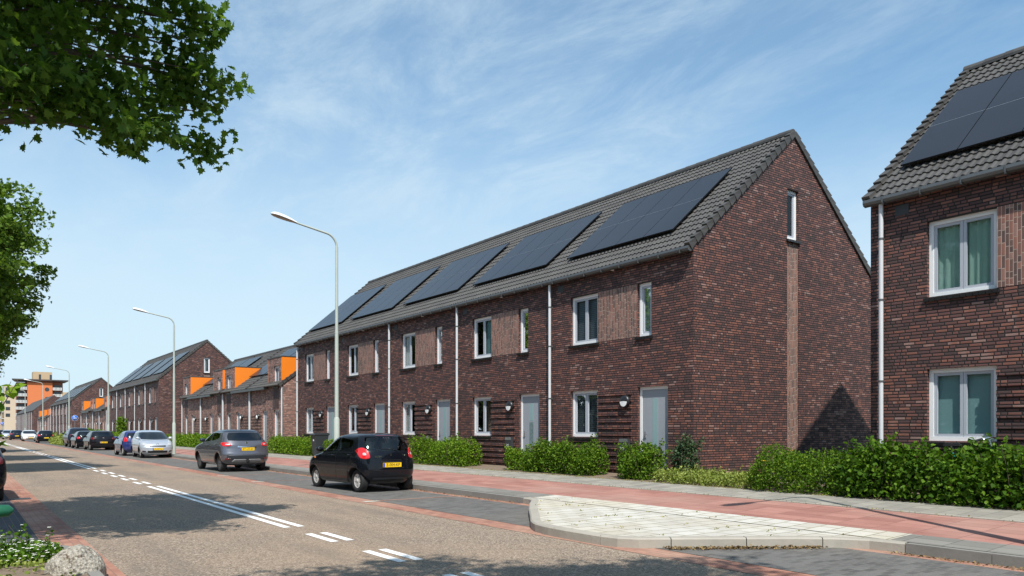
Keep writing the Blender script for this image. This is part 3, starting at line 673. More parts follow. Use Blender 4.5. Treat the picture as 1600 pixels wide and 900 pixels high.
# low dormer houses
LW = 5.9
def make_low(mirror=False):
    root = empty('dormer_house', (0, 0, 0)); my = (lambda y: LW - y) if mirror else (lambda y: y)
    T = (lambda u, v, w: (-w, LW - u, v)) if mirror else FX
    EZ2, RZ2, RX2 = 3.66, 6.95, 4.2
    holes = [(.74, 1.62, .55, 2.3), (2.8, 3.65, .03, 2.3)]
    b = MB(T); wall_grid(b, 0, LW, -.45, 3.72, holes, 'brick_mid')
    b.box(.32, .74, 3.72, 5.3, -.14, 0, 'brick_mid'); b.box(1.62, 2.55, 3.72, 5.3, -.14, 0, 'brick_mid'); b.box(.74, 1.62, 4.82, 5.3, -.14, 0, 'brick_mid')
    for k in range(11):
        z = .1 + k * .1875; b.box(3.75, 5.8, z, z + .11, -.02, .03, 'brick_mid')
    b.T = None
    r_ = MB(); r_.quad((DEP, 0, -.45), (DEP, LW, -.45), (DEP, LW, 3.7), (DEP, 0, 3.7), 'brick_mid'); r_.build('rear_wall', root)
    for y in (0, LW): b.poly([(0, y, -.45), (DEP, y, -.45), (DEP, y, 3.7), (4.2, y, RZ2 - .1), (0, y, 3.7)], 'brick_mid')
    b.build('wall', root, fix=False)
    b = MB(T); b.box(.72, 1.64, 2.38, 3.6, -.02, .012, 'brick_panel'); b.build('brick_panel', root)
    make_roof(root, 0, LW, 1, 1, -.25, EZ2, RX2, RZ2)
    # dormer: orange side panels and flat top
    sl = (RZ2 - EZ2) / (RX2 + .25); xb = (5.24 - EZ2) / sl - .25 + .1
    b = MB(T)
    for u in (.31, 2.5): b.prism([(-.125, 3.62), (-.125, 5.24), (-xb, 5.24)], u, u + .06, 'orange', 'xz') if False else None
    d = None
    b = MB(T)
    for u in (.26, 2.55):
        pts = [(u, 3.72, -.0), (u, 5.27, -.0), (u, 5.27, -xb)]; pts2 = [(u + .06, p[1], p[2]) for p in pts]
        b.add(pts + pts2, [(0, 1, 2), (3, 5, 4), (0, 1, 4, 3), (1, 2, 5, 4), (0, 2, 5, 3)], 'orange')
    b.box(.32, 2.55, 5.2, 5.27, -xb, -.14, 'orange'); d = b.build('dormer', root)
    b = MB(T); b.box(.24, 2.63, 5.3, 5.345, -xb, .03, 'gutter'); b.build('dormer_top', d)
    make_window(root, T, .74, 1.62, 3.62, 4.82, 2, ('whitecurtain', 0, .6, 0)); make_window(root, T, .74, 1.62, .55, 2.3, 1, ('whitecurtain', 0, 1, 0))
    b = MB(T); b.box(2.87, 3.58, .05, 2.23, -.15, -.1, 'door'); dd = b.build('door', root)
    b = MB(T); ring(b, 2.8, 3.65, .03, 2.3, .07, -.17, -.08, 'white'); b.build('door_frame', dd)
    b = MB(T); b.lathe([(0, .11), (.13, .105), (.165, .07), (.17, 0)], 'black', 20, 'z', (4.25, 1.95, .03)); l = b.build('wall_lamp', root)
    b = MB(T); b.lathe([(0, .15), (.09, .145), (.12, .11)], 'opal', 16, 'z', (4.25, 1.91, .03)); b.build('lamp_diffuser', l)
    b = MB(T); b.box(2.6, LW + .02, 3.52, 3.66, .02, .3, 'gutter'); b.build('gutter', root)
    for u in (.02, LW - .1):
        b = MB(T); b.tube([(u + .04, 3.6, .07), (u + .04, -.35, .07)], .045, 'pipe', 8); b.build('downpipe', root)
    for r in range(2):
        for c in range(3):
            b = MB(T); L = math.hypot(RX2 + .25, RZ2 - EZ2); ca, sa = (RX2 + .25) / L, (RZ2 - EZ2) / L
            P = lambda s, u, h: (u, EZ2 + sa * s + ca * h, -(-.25 + ca * s - sa * h))
            u0 = 2.75 + c * 1.03; s0 = 1.5 + r * 1.67
            vs = [P(s0, u0, .15), P(s0, u0 + 1, .15), P(s0 + 1.64, u0 + 1, .15), P(s0 + 1.64, u0, .15), P(s0, u0, .11), P(s0, u0 + 1, .11), P(s0 + 1.64, u0 + 1, .11), P(s0 + 1.64, u0, .11)]
            b.add(vs, [(4, 5, 6, 7), (0, 1, 5, 4), (1, 2, 6, 5), (2, 3, 7, 6), (3, 0, 4, 7)], 'alu'); b.add(vs[:4], [(0, 1, 2, 3)], 'solar'); b.build('solar_panel', root)
    return root
lowA = make_low(False); lowB = make_low(True)
def low_row(y0, n, what, grp):
    for k in range(n):
        src = (lowA, lowB)[k % 2]
        c = copy_tree(src); c.location = (XF, y0 + LW * k, ZF); tag(c, '%s low house with orange dormer from the near end of %s' % (ORD[k], what), 'house', grp)
low_row(42.3, 4, 'the nearest low row', 'low dormer houses beyond the main row')
low_row(104.4, 4, 'the second low row', 'low dormer houses of the second low row')
low_row(177.5, 4, 'the farthest low row', 'low dormer houses of the farthest row')
for r in (lowA, lowB):
    for c in list(r.children_recursive): bpy.data.objects.remove(c)
    bpy.data.objects.remove(r)
# farthest tall row: plain copies, a few pixels each
def make_far_house(near, far):
    root = empty('terraced_house', (0, 0, 0)); b = MB(FX); wall_grid(b, 0, HW, -.45, 5.78, list(OPEN.values()), 'brick'); b.T = None
    r_ = MB(); r_.quad((DEP, 0, -.45), (DEP, HW, -.45), (DEP, HW, 5.78), (DEP, 0, 5.78), 'brick'); r_.build('rear_wall', root)
    for y, on in ((0, near), (HW, far)):
        if on: b.poly([(0, y, -.45), (DEP, y, -.45), (DEP, y, 5.75), (4.2, y, RZ - .07), (0, y, 5.75)], 'brick')
    b.build('wall', root, fix=False)
    b = MB(); b.prism([(EX, EZ), (4.2, RZ), (DEP - EX, EZ), (DEP - EX, EZ - .08), (4.2, RZ - .08), (EX, EZ - .08)], 0, HW, 'tile', 'xz'); b.build('roof', root)
    for key in OPEN:
        u0, u1, v0, v1 = OPEN[key]; b = MB(FX); b.quad((u0, v0, -.1), (u1, v0, -.1), (u1, v1, -.1), (u0, v1, -.1), 'sash'); b.build('door' if key == 'door' else 'window', root)
    b = MB(); b.tube([(-.065, HW, 5.5), (-.065, HW, -.3)], .05, 'pipe', 6); b.build('downpipe', root)
    return root
fp = [make_far_house(1, 0), make_far_house(0, 0), make_far_house(0, 1)]
for k in range(12):
    c = fp[0] if k == 0 else (copy_tree(fp[1]) if 1 < k < 11 else (fp[1] if k == 1 else fp[2]))
    c.location = (XF, 214 + HW * k, ZF); tag(c, '%s brick house from the near end of the farthest row before the orange flats' % ORD[k], 'house', 'brick houses of the farthest dark row')

# ------------------------------------------------------------------ flats at the end of the street
def flats():
    Y = 380; root = empty('apartment_building', (27, Y, 0)); ox = 27
    M['f_orange'] = plain('flat_orange', (.60, .17, .055), .7, var=.05, vscale=.3); M['f_brick'] = plain('flat_red_brick', (.24, .085, .055), .8, var=.1, vscale=1)
    M['f_tan'] = plain('flat_tan', (.46, .33, .20), .8, var=.08, vscale=.5); M['f_cream'] = plain('flat_cream', (.55, .47, .36), .8, var=.06); M['f_dark'] = plain('flat_window', (.04, .05, .06), .15); M['f_roof'] = plain('flat_roof_edge', (.06, .05, .05), .6); M['f_white'] = plain('flat_rail', (.62, .62, .60), .5)
    X = lambda x: x - ox
    b = MB(); b.box(X(24.1), X(33.2), .0, 14, 0, 21.4, 'f_orange'); b.build('orange_wall', root)
    b = MB(); b.box(X(20.6), X(24.1), 2.2, 14, 0, 21.4, 'f_brick'); b.box(X(33.2), X(37.2), 1.8, 14, 0, 22, 'f_brick'); b.box(X(24.1), X(33.2), .3, 14, 21.4, 22.2, 'f_brick'); b.build('brick_wall', root)
    b = MB(); b.prism([(X(18.6), -1.2), (X(39), -1.2), (X(39), 15), (X(20.5), 15)], 22.2, 22.75, 'f_roof', 'xy'); b.build('roof', root)
    b = MB(); b.box(X(26.5), X(33.5), 5, 12, 22.75, 26.3, 'f_tan'); b.build('lift_house', root)
    for px in (28.6, 32.6):
        b = MB(); b.box(X(px), X(px + .8), 4.9, 5.0, 23.2, 25.2, 'f_dark'); b.build('window', root)
    for z in (18.6, 14.6):
        b = MB(); b.lathe([(0, -.05), (.85, -.05)], 'f_dark', 20, 'y', (X(31.2), 0, z)); b.build('round_window', root)
    for z in (19.4, 16.6, 13.8, 11.0, 8.2, 5.4):
        for a, c in ((20.0, 24.0), (33.3, 36.6)):
            b = MB(); b.box(X(a), X(c), -.4, 2.2, z - 1.1, z - .95, 'f_white')
            for u in np.arange(a, c, .5): b.box(X(u), X(u + .32), -.42, -.36, z - .95, z + .1, 'f_white')
            b.build('balcony', root)
            b = MB(); b.box(X(a + .4), X(c - .2), 1.7, 1.76, z - .9, z + 1.2, 'f_dark'); b.build('window', root)
    b = MB(); b.box(X(36.6), X(41.2), .5, 14, 0, 17.6, 'f_tan'); b.build('tan_wing', root)
    for z in (14.6, 11):
        b = MB(); ring(b, X(38), X(39.4), .4, .5, .02, z, z + 1.8, 'f_white'); b.box(X(38.1), X(39.3), .40, .44, z + .1, z + 1.7, 'f_dark'); b.build('window', root)
    tag(root, 'tall orange block of flats with white balconies at the end of the street', 'apartment building')
    r2 = empty('apartment_building', (18, 392, 0))
    b = MB(); b.box(-1.5, 3.2, 0, 30, 0, 20.5, 'f_cream'); b.build('wall', r2)
    for k, z in enumerate((18.4, 15.6, 12.8, 10, 7.2)):
        b = MB(); b.box(-2.6, -1.5, 1, 22, z - 1, z - .8, 'f_white'); b.box(-2.65, -2.55, 1, 22, z - .8, z + .2, 'f_white'); b.build('balcony', r2)
        b = MB(); b.box(-1.56, -1.5, 2, 21, z - .7, z + 1.3, 'f_dark'); b.build('window', r2)
        b = MB(); b.box(-1, .6, -.06, 0, z - .2, z + 1.2, 'f_dark'); b.build('window', r2)
    tag(r2, 'cream block of flats with stacked balconies, left of the orange block', 'apartment building')
    r3 = empty('apartment_building', (14.5, 440, 0))
    b = MB(); b.box(-3, 4.0, 0, 20, 0, 14.5, 'f_tan'); b.build('wall', r3)
    b = MB(); b.box(-3.2, 4.2, -.2, 20.2, 14.5, 15.8, 'f_white'); b.build('roof', r3)
    for z in (11.6, 8.4, 5):
        b = MB(); b.box(-2, 0, -.06, 0, z, z + 1.6, 'f_dark'); b.build('window', r3)
    tag(r3, 'tan block of flats with a white roof edge, leftmost and farthest of the flats', 'apartment building')
flats()

# ------------------------------------------------------------------ street lamps
def make_lamp(armdir=-1):
    root = empty('street_lamp', (0, 0, 0))
    b = MB(); b.tube([(0, 0, -.1), (0, 0, .02), (0, 0, 1.75), (0, 0, 1.82)], [.098, .098, .094, .07], 'lamp_post', 16); b.tube([(0, 0, 1.8), (0, 0, 4.6)], [.068, .060], 'lamp_post', 14); b.tube([(0, 0, 4.6), (0, 0, 7.4)], [.052, .047], 'lamp_post', 14)
    b.tube([(0, 0, 4.57), (0, 0, 4.63)], .062, 'lamp_post', 14)
    b.build('pole', root)
    b = MB(); pts = [(0, 0, 7.35)] + [(-.42 * (1 - math.cos(t)), 0, 7.4 + .42 * math.sin(t)) for t in np.linspace(0, R(76), 9)] + [(-1.42, 0, 8.0)]
    b.tube(pts, [.042] + [.036] * 9 + [.03], 'lamp_post', 10); b.build('arm', root)
    # lantern: flattened drop, white shell above and lens below
    ax = Vector((-1, 0, .2)).normalized(); up = Vector((.2, 0, 1)).normalized(); o = Vector((-1.35, 0, 7.985))
    b = MB(); vs = []; fs = []; nS, nA = 14, 16
    prof = [(0, .05), (.08, .07), (.2, .105), (.4, .135), (.6, .14), (.72, .125), (.8, .085), (.84, .02)]
    for s, w in prof:
        for k in range(nA):
            t = 2 * math.pi * k / nA; y = w * math.cos(t); h = (.11 if math.sin(t) > 0 else .045) * math.sin(t) * (w / .14)
            vs.append(o + ax * s + Vector((0, y, 0)) + up * h)
    n = nA
    top = []; bot = []
    for i in range(len(prof) - 1):
        for k in range(n):
            f = (i * n + k, i * n + (k + 1) % n, (i + 1) * n + (k + 1) % n, (i + 1) * n + k)
            (top if k < n / 2 else bot).append(f)
    b.add(vs, top, 'lamp_head', True); hd = b.build('lamp_head', root)
    b = MB(); b.add(vs, bot, 'lamp_glass', True); b.build('lens', hd)
    return root
lamp = make_lamp()
LP = [(10.55, 3.7, 'pale green street lamp just past the right edge whose shadow falls on the red path'), (10.1, 23.7, 'pale green street lamp in front of the main row, the nearest whole one'), (10.1, 46.9, 'second nearest street lamp, beside the silver car'),
      (10.1, 70.4, 'third street lamp down the street, right of the round blue sign'), (9.85, 95, 'fourth street lamp down the street, left of the round blue sign'), (9.3, 119, 'fifth street lamp, in front of the orange flats, pole left of the fourth'), (8.9, 145, 'farthest street lamp, before the third tall row')]
for i, (x, y, lab) in enumerate(LP):
    o = lamp if i == 0 else copy_tree(lamp); o.location = (x, y, gz(x)); tag(o, lab, 'street lamp', 'street lamps along the cycle path')

# ------------------------------------------------------------------ foliage
OVAL = np.array([(0, 0, 0), (.32, .28, .06), (.36, .6, .06), (0, 1, -.05), (-.36, .6, .06), (-.32, .28, .06)]); OVAL_F = [(0, 1, 2, 3), (0, 3, 4, 5)]
MAPLE = np.array([(0, 0), (.16, .10), (.42, .02), (.36, .2), (.58, .42), (.34, .44), (.26, .56), (.30, .78), (.12, .74), (0, 1.05), (-.12, .74), (-.30, .78), (-.26, .56), (-.34, .44), (-.58, .42), (-.36, .2), (-.42, .02), (-.16, .10)])
MAPLE = np.column_stack([MAPLE, -.18 * (MAPLE[:, 0] ** 2) - .12 * MAPLE[:, 1] ** 2]); MAPLE_F = [tuple(range(10)), (0,) + tuple(range(9, 18))]
def leaves(name, cen, size, m, tmpl='oval', up=.6, parent=None, seed=1, drop=0.0):
    r = np.random.default_rng(seed); n = len(cen)
    tv, tf = (OVAL, OVAL_F) if tmpl == 'oval' else (MAPLE, MAPLE_F)
    nrm = r.normal(size=(n, 3)); nrm /= np.linalg.norm(nrm, axis=1)[:, None]; nrm[:, 2] += up; nrm /= np.linalg.norm(nrm, axis=1)[:, None]
    d = r.normal(size=(n, 3)); d[:, 2] -= drop; d -= nrm * (d * nrm).sum(1)[:, None]; d /= np.linalg.norm(d, axis=1)[:, None]
    s = np.cross(d, nrm); sz = size * r.uniform(.65, 1.25, n)
    V = cen[:, None, :] + sz[:, None, None] * (tv[None, :, 0:1] * s[:, None, :] + tv[None, :, 1:2] * d[:, None, :] + tv[None, :, 2:3] * nrm[:, None, :])
    V = V.reshape(-1, 3); k = len(tv)
    li = np.concatenate([np.array(f) for f in tf]); L = (np.arange(n)[:, None] * k + li[None, :]).ravel()
    fl = np.array([len(f) for f in tf]); tot = np.tile(fl, n); st = np.concatenate([[0], np.cumsum(tot)[:-1]])
    me = bpy.data.meshes.new(name); me.vertices.add(len(V)); me.vertices.foreach_set('co', V.ravel().astype(np.float32))
    me.loops.add(len(L)); me.loops.foreach_set('vertex_index', L.astype(np.int32)); me.polygons.add(len(tot)); me.polygons.foreach_set('loop_start', st.astype(np.int32)); me.polygons.foreach_set('loop_total', tot.astype(np.int32))
    me.materials.append(M[m]); me.update(); me.validate()
    o = bpy.data.objects.new(name, me); col.objects.link(o)
    if parent: o.parent = parent
    return o
def make_tree(seed, h_bot, h_top, Rr, ncl, per, lsize, trunk_h, name='maple_tree', extra=(), m='leaf_maple', tmpl='maple', squash=.1):
    r = np.random.default_rng(seed); root = empty(name, (0, 0, 0)); zc, hz = (h_bot + h_top) / 2, (h_top - h_bot) / 2
    cl = []
    while len(cl) < ncl:
        p = r.uniform(-1, 1, 3); d = np.linalg.norm(p)
        if d > 1 or r.random() > .25 + .75 * d ** 1.5: continue
        if p[2] < -.55 and d > .93: continue
        a = math.atan2(p[1], p[0]); lob = 1 + .13 * math.sin(3 * a + seed) + .10 * math.sin(5 * a + 2 * seed + 4 * p[2])
        cl.append((p[0] * Rr * lob, p[1] * Rr * lob, zc + p[2] * hz))
    for e in extra:
        for q in range(3): cl.append(tuple(np.array(e) + r.normal(size=3) * .16))
    cl = np.array(cl)
    tr = MB(); top = h_bot + .75 * (h_top - h_bot)
    tr.tube([(0, 0, -.1), (.02, .03, trunk_h * .5), (-.04, .02, trunk_h), (.05, -.06, top * .8), (0, 0, top)], [.21, .17, .15, .09, .03], 'bark', 10); tr.build('trunk', root)
    br = MB()
    pick = list(r.choice(len(cl), min(len(cl), 150), replace=False)) + list(range(len(cl) - 3 * len(extra), len(cl), 3))
    for j, i in enumerate(pick):
        e = Vector(cl[i]); z0 = max(trunk_h, e.z - .15 - .12 * Vector((e.x, e.y)).length); z0 = min(z0, top - .2)
        s = Vector((0, 0, z0)); mid = s.lerp(e, .5) + Vector((r.normal() * .2, r.normal() * .2, .25)); q = s.lerp(e, .8) + Vector((r.normal() * .12, r.normal() * .12, .12))
        w = .018 + .045 * r.random() ** 3
        br.tube([s, mid, q, e], [w, w * .7, w * .45, .006], 'bark', 5, True, False)
    br.build('branches', root)
    C = []
    for i_, p in enumerate(cl):
        k = int(per * r.uniform(.5, 1.4) * (1 if i_ < ncl else .6)); rad = r.uniform(.22, .5) * Rr / 3.6 if i_ < ncl else r.uniform(.2, .3)
        off = np.clip(r.normal(size=(k, 3)), -1.5, 1.5) * rad * np.array([1, 1, .55]) * .72; C.append(p + off)
    C = np.concatenate(C)
    leaves('crown', C, lsize, m, tmpl, .7, root, seed, .5)
    return root
LOBES = [(3.57, 0.0, 5.53), (3.75, 0.0, 6.22), (3.64, -0.3, 6.49), (3.37, -0.2, 5.71), (3.06, -0.3, 5.56), (2.68, -0.7, 5.38), (2.39, -0.9, 5.21), (3.39, -0.8, 6.94), (3.6, -0.3, 6.88), (1.49, -1.3, 5.08), (1.22, -1.3, 5.05), (1.79, -1.1, 5.22), (2.11, -0.9, 5.29), (1.61, -1.3, 5.36), (1.36, -1.5, 5.29), (1.95, -1.1, 5.53), (2.9, -0.5, 5.83), (3.27, -0.3, 6.08), (3.48, -0.1, 5.99), (2.48, -0.8, 5.62)]
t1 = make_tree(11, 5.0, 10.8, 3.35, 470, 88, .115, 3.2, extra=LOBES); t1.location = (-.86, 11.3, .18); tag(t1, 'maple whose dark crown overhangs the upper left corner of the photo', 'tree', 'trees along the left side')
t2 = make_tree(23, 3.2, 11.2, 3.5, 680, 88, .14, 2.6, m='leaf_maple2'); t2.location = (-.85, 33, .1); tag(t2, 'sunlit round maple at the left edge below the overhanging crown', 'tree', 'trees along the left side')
for i, (x, y, rz, lab) in enumerate([(.9, -.9, 1.0, 'maple standing behind the camera, only its shadow reaches the road'), (-1.0, 45.5, 2.2, 'third maple along the left kerb, hidden behind the sunlit one'), (-1.0, 62, 3.6, 'fourth and farthest maple along the left kerb')]):
    c = copy_tree(t1 if i == 0 else t2); c.location = (x, y, .1); c.rotation_euler.z = rz; tag(c, lab, 'tree', 'trees along the left side')

def shrub(name, x0, x1, y0, y1, h, n, size, m, label, cat='hedge', seed=1, z=None, tall=.12, group=None, up=.5, sprigs=30, flowers=None, round_=1.0):
    r = np.random.default_rng(seed); cx, cy = (x0 + x1) / 2, (y0 + y1) / 2; z = gz(cx) if z is None else z
    root = empty(name, (cx, cy, z)); ax, ay = (x1 - x0) / 2, (y1 - y0) / 2
    P = r.uniform(-1, 1, (n * 4, 3)); P[:, 2] = r.uniform(0, 1, n * 4)
    lump = lambda a, b: .78 + .13 * np.sin(a * 2.3 + seed) * np.cos(b * 1.7) + .12 * np.sin(b * 4.1 + a * 3 + seed * 2) + .08 * np.sin(a * 9 + b * 7)
    X, Yy = P[:, 0] * ax, P[:, 1] * ay
    top = h * lump(X * 1.5, Yy * 1.5)
    e = 5.0 * round_
    edge = (np.abs(P[:, 0]) ** e + np.abs(P[:, 1]) ** (e * max(1, min(3, ay / ax))))
    hz = P[:, 2] * top
    prof = 1 - .55 * np.clip(P[:, 2], 0, 1) ** 4 - .25 * (1 - P[:, 2]) ** 4
    ok = edge < prof * (.82 + .22 * np.sin(P[:, 1] * ay * 5.3 + hz * 6 + seed) * np.sin(hz * 5 + P[:, 1] * ay * 2.1) + .1 * np.sin(P[:, 1] * ay * 13 + hz * 9)) + r.normal(size=len(P)) * .06
    # favour the skin so that the inside stays open
    dep = np.maximum(edge, P[:, 2] ** 2)
    ok &= r.random(len(P)) < .25 + .9 * dep
    C = np.column_stack([X, Yy, hz])[ok][:n]
    S = []; st = MB()
    for k in range(sprigs):
        px, py = r.uniform(-.85, .85) * ax, r.uniform(-.92, .92) * ay; base = h * float(lump(px * 1.5, py * 1.5)) * .8; L = h * tall * r.uniform(.8, 2.2)
        lean = r.normal(size=2) * .12
        tip = (px + lean[0], py + lean[1], base + .12 + L); st.tube([(px, py, base * .3), (px + lean[0] * .4, py + lean[1] * .4, base), tip], [.005, .004, .002], 'twig', 4, False, False)
        m_ = int(6 + L * 60)
        for q in range(m_):
            f = q / m_; S.append((px + lean[0] * f + r.normal() * .02, py + lean[1] * f + r.normal() * .02, base + (L + .1) * f))
    C = np.concatenate([C, np.array(S)]) if S else C
    lo = leaves('leaves', C, size, m, 'oval', up, root, seed)
    if sprigs: st.build('twigs', root)['kind'] = 'stuff'
    if flowers:
        fm, fn, fs = flowers; b = MB()
        for k in range(fn):
            q = C[r.integers(len(C))]; q = (q[0], q[1], q[2] + .02)
            if q[2] < h * .5 and fm != 'whitepetal': continue
            for w in range(5):
                t = w * 2 * math.pi / 5; dx, dy = fs * math.cos(t), fs * math.sin(t); ex, ey = -dy * .5, dx * .5
                b.add([(q[0], q[1], q[2]), (q[0] + dx * .6 + ex, q[1] + dy * .6 + ey, q[2] + fs * .4), (q[0] + dx, q[1] + dy, q[2] + fs * .25), (q[0] + dx * .6 - ex, q[1] + dy * .6 - ey, q[2] + fs * .4)], [(0, 1, 2, 3)], fm)
        if b.v: b.build('flowers', root, fix=False)
    if label: tag(root, label, cat, group)
    return root
shrub('hedge', 13.35, 14.55, 1.0, 8.3, 1.0, 18500, .085, 'leaf_deep', 'long deep green hedge in front of the right hand house', seed=3, sprigs=150, tall=.17)
shrub('bush', 13.25, 14.7, 8.0, 10.3, .95, 9000, .05, 'leaf_hedge', 'rounded fine leaved bush with yellow flowers, left end of the long hedge', 'bush', seed=4, sprigs=14, tall=.06, flowers=('yellowpetal', 16, .05), round_=.5)
shrub('ground_cover', 13.5, 14.8, 10.2, 13.1, .33, 7000, .05, 'leaf_cover', None, seed=5, sprigs=40, tall=.2, z=.3).update_tag()
gc = [o for o in bpy.data.objects if o.name.startswith('ground_cover') and o.parent is None][-1]; tag(gc, 'low pale green shrubs along the foot of the big gable', 'shrubs')
shrub('bush', 13.6, 14.6, 13.15, 14.45, .95, 5200, .06, 'leaf_hedge', 'bright leafy bush in front of the grey door of the gable house', 'bush', seed=6, sprigs=22, tall=.12, round_=.55)
shrub('bush', 14.2, 14.75, 12.35, 13.1, 1.0, 1500, .065, 'leaf_rose', 'dull green rose bush at the corner of the gable', 'bush', seed=8, sprigs=12, tall=.15, round_=.5)
shrub('hedge', 13.65, 14.55, 15.3, 18.5, .92, 10500, .06, 'leaf_hedge', 'clipped hedge below the pink roses, in front of the gable house window', seed=9, sprigs=40, tall=.14)
shrub('bush', 13.7, 14.4, 18.6, 19.5, .78, 2400, .055, 'leaf_bright', 'small yellow green bush left of the pink roses', 'bush', seed=10, sprigs=8, tall=.1, round_=.5)
shrub('hedge', 13.6, 14.6, 21.6, 25.6, .95, 10500, .062, 'leaf_bright', 'bright hedge right of the black hatchback, before the third house', seed=12, sprigs=44, tall=.14)
shrub('hedge', 13.5, 14.6, 31.2, 33.6, .9, 5000, .068, 'leaf_bright', 'short bright hedge right of the dark wheelie bin', seed=13, sprigs=20)
shrub('hedge', 13.4, 14.6, 34.9, 41.2, .92, 9000, .08, 'leaf_bright', 'bright hedge left of the dark wheelie bin, beside the grey crossover', seed=14, sprigs=30)
for i, (a, c, lab) in enumerate([(44.5, 52, 'hedge hidden behind the grey crossover, before the low houses'), (53, 64.5, 'bright hedge behind the second street lamp, left of the grey crossover')]):
    shrub('hedge', 13.3, 14.5, a, c, .95, 8000, .11, 'leaf_bright', lab, seed=20 + i, sprigs=20)
for i, (a, c) in enumerate([(67, 74), (78, 86), (88, 98)]):
    shrub('hedge', 13.0, 14.4, a, c, 1.0, 3500, .16, 'leaf_bright', ('hedge right behind the silver car', 'hedge behind the dark blue car', 'hedge behind the dark parked cars, before the second tall row')[i], seed=30 + i, sprigs=10)
shrub('bush', 13.2, 14.3, 86.6, 88, 2.6, 1500, .16, 'leaf_bright', 'tall bright shrub between the downpipes of the second tall row', 'bush', seed=34, sprigs=6, round_=.6)
shrub('shrub_bed', 8.0, 10.2, 84, 97, .75, 6000, .14, 'leaf_cover', 'low wild shrub bed on the kerb build-out by the round blue sign', 'shrubs', seed=35, sprigs=60, tall=.4, z=.05)
shrub('hedge', 12.8, 14.2, 100, 128, 1.3, 5000, .25, 'leaf_bright', 'distant green hedge behind the shrub bed', seed=36, sprigs=10)
shrub('flowering_plant', 14.0, 14.35, 18.1, 18.5, .95, 700, .05, 'leaf_rose', 'rose with pink flowers in front of the second grey door', 'plant', seed=37, sprigs=5, tall=.1, flowers=('pink', 60, .07), round_=.5)
# left foreground planting
g = shrub('flower_bed', -1.2, 1.05, 9.75, 11.2, .17, 5200, .05, 'leaf_deep', 'low ground cover with tiny white flowers behind the boulder', 'flower bed', seed=40, z=.10, sprigs=26, tall=.5, flowers=('whitepetal', 700, .024))
sap = shrub('sapling', -.6, .30, 6.75, 7.75, .72, 1500, .085, 'leaf_bright', 'leafy sapling poking in at the left edge of the photo', 'sapling', seed=41, z=1.32, sprigs=8, tall=.1, round_=.5)
b = MB(); b.tube([(-.25, .05, -1.25), (-.2, 0, -.5), (-.1, 0, .2)], [.03, .025, .012], 'bark', 8); b.build('trunk', sap)

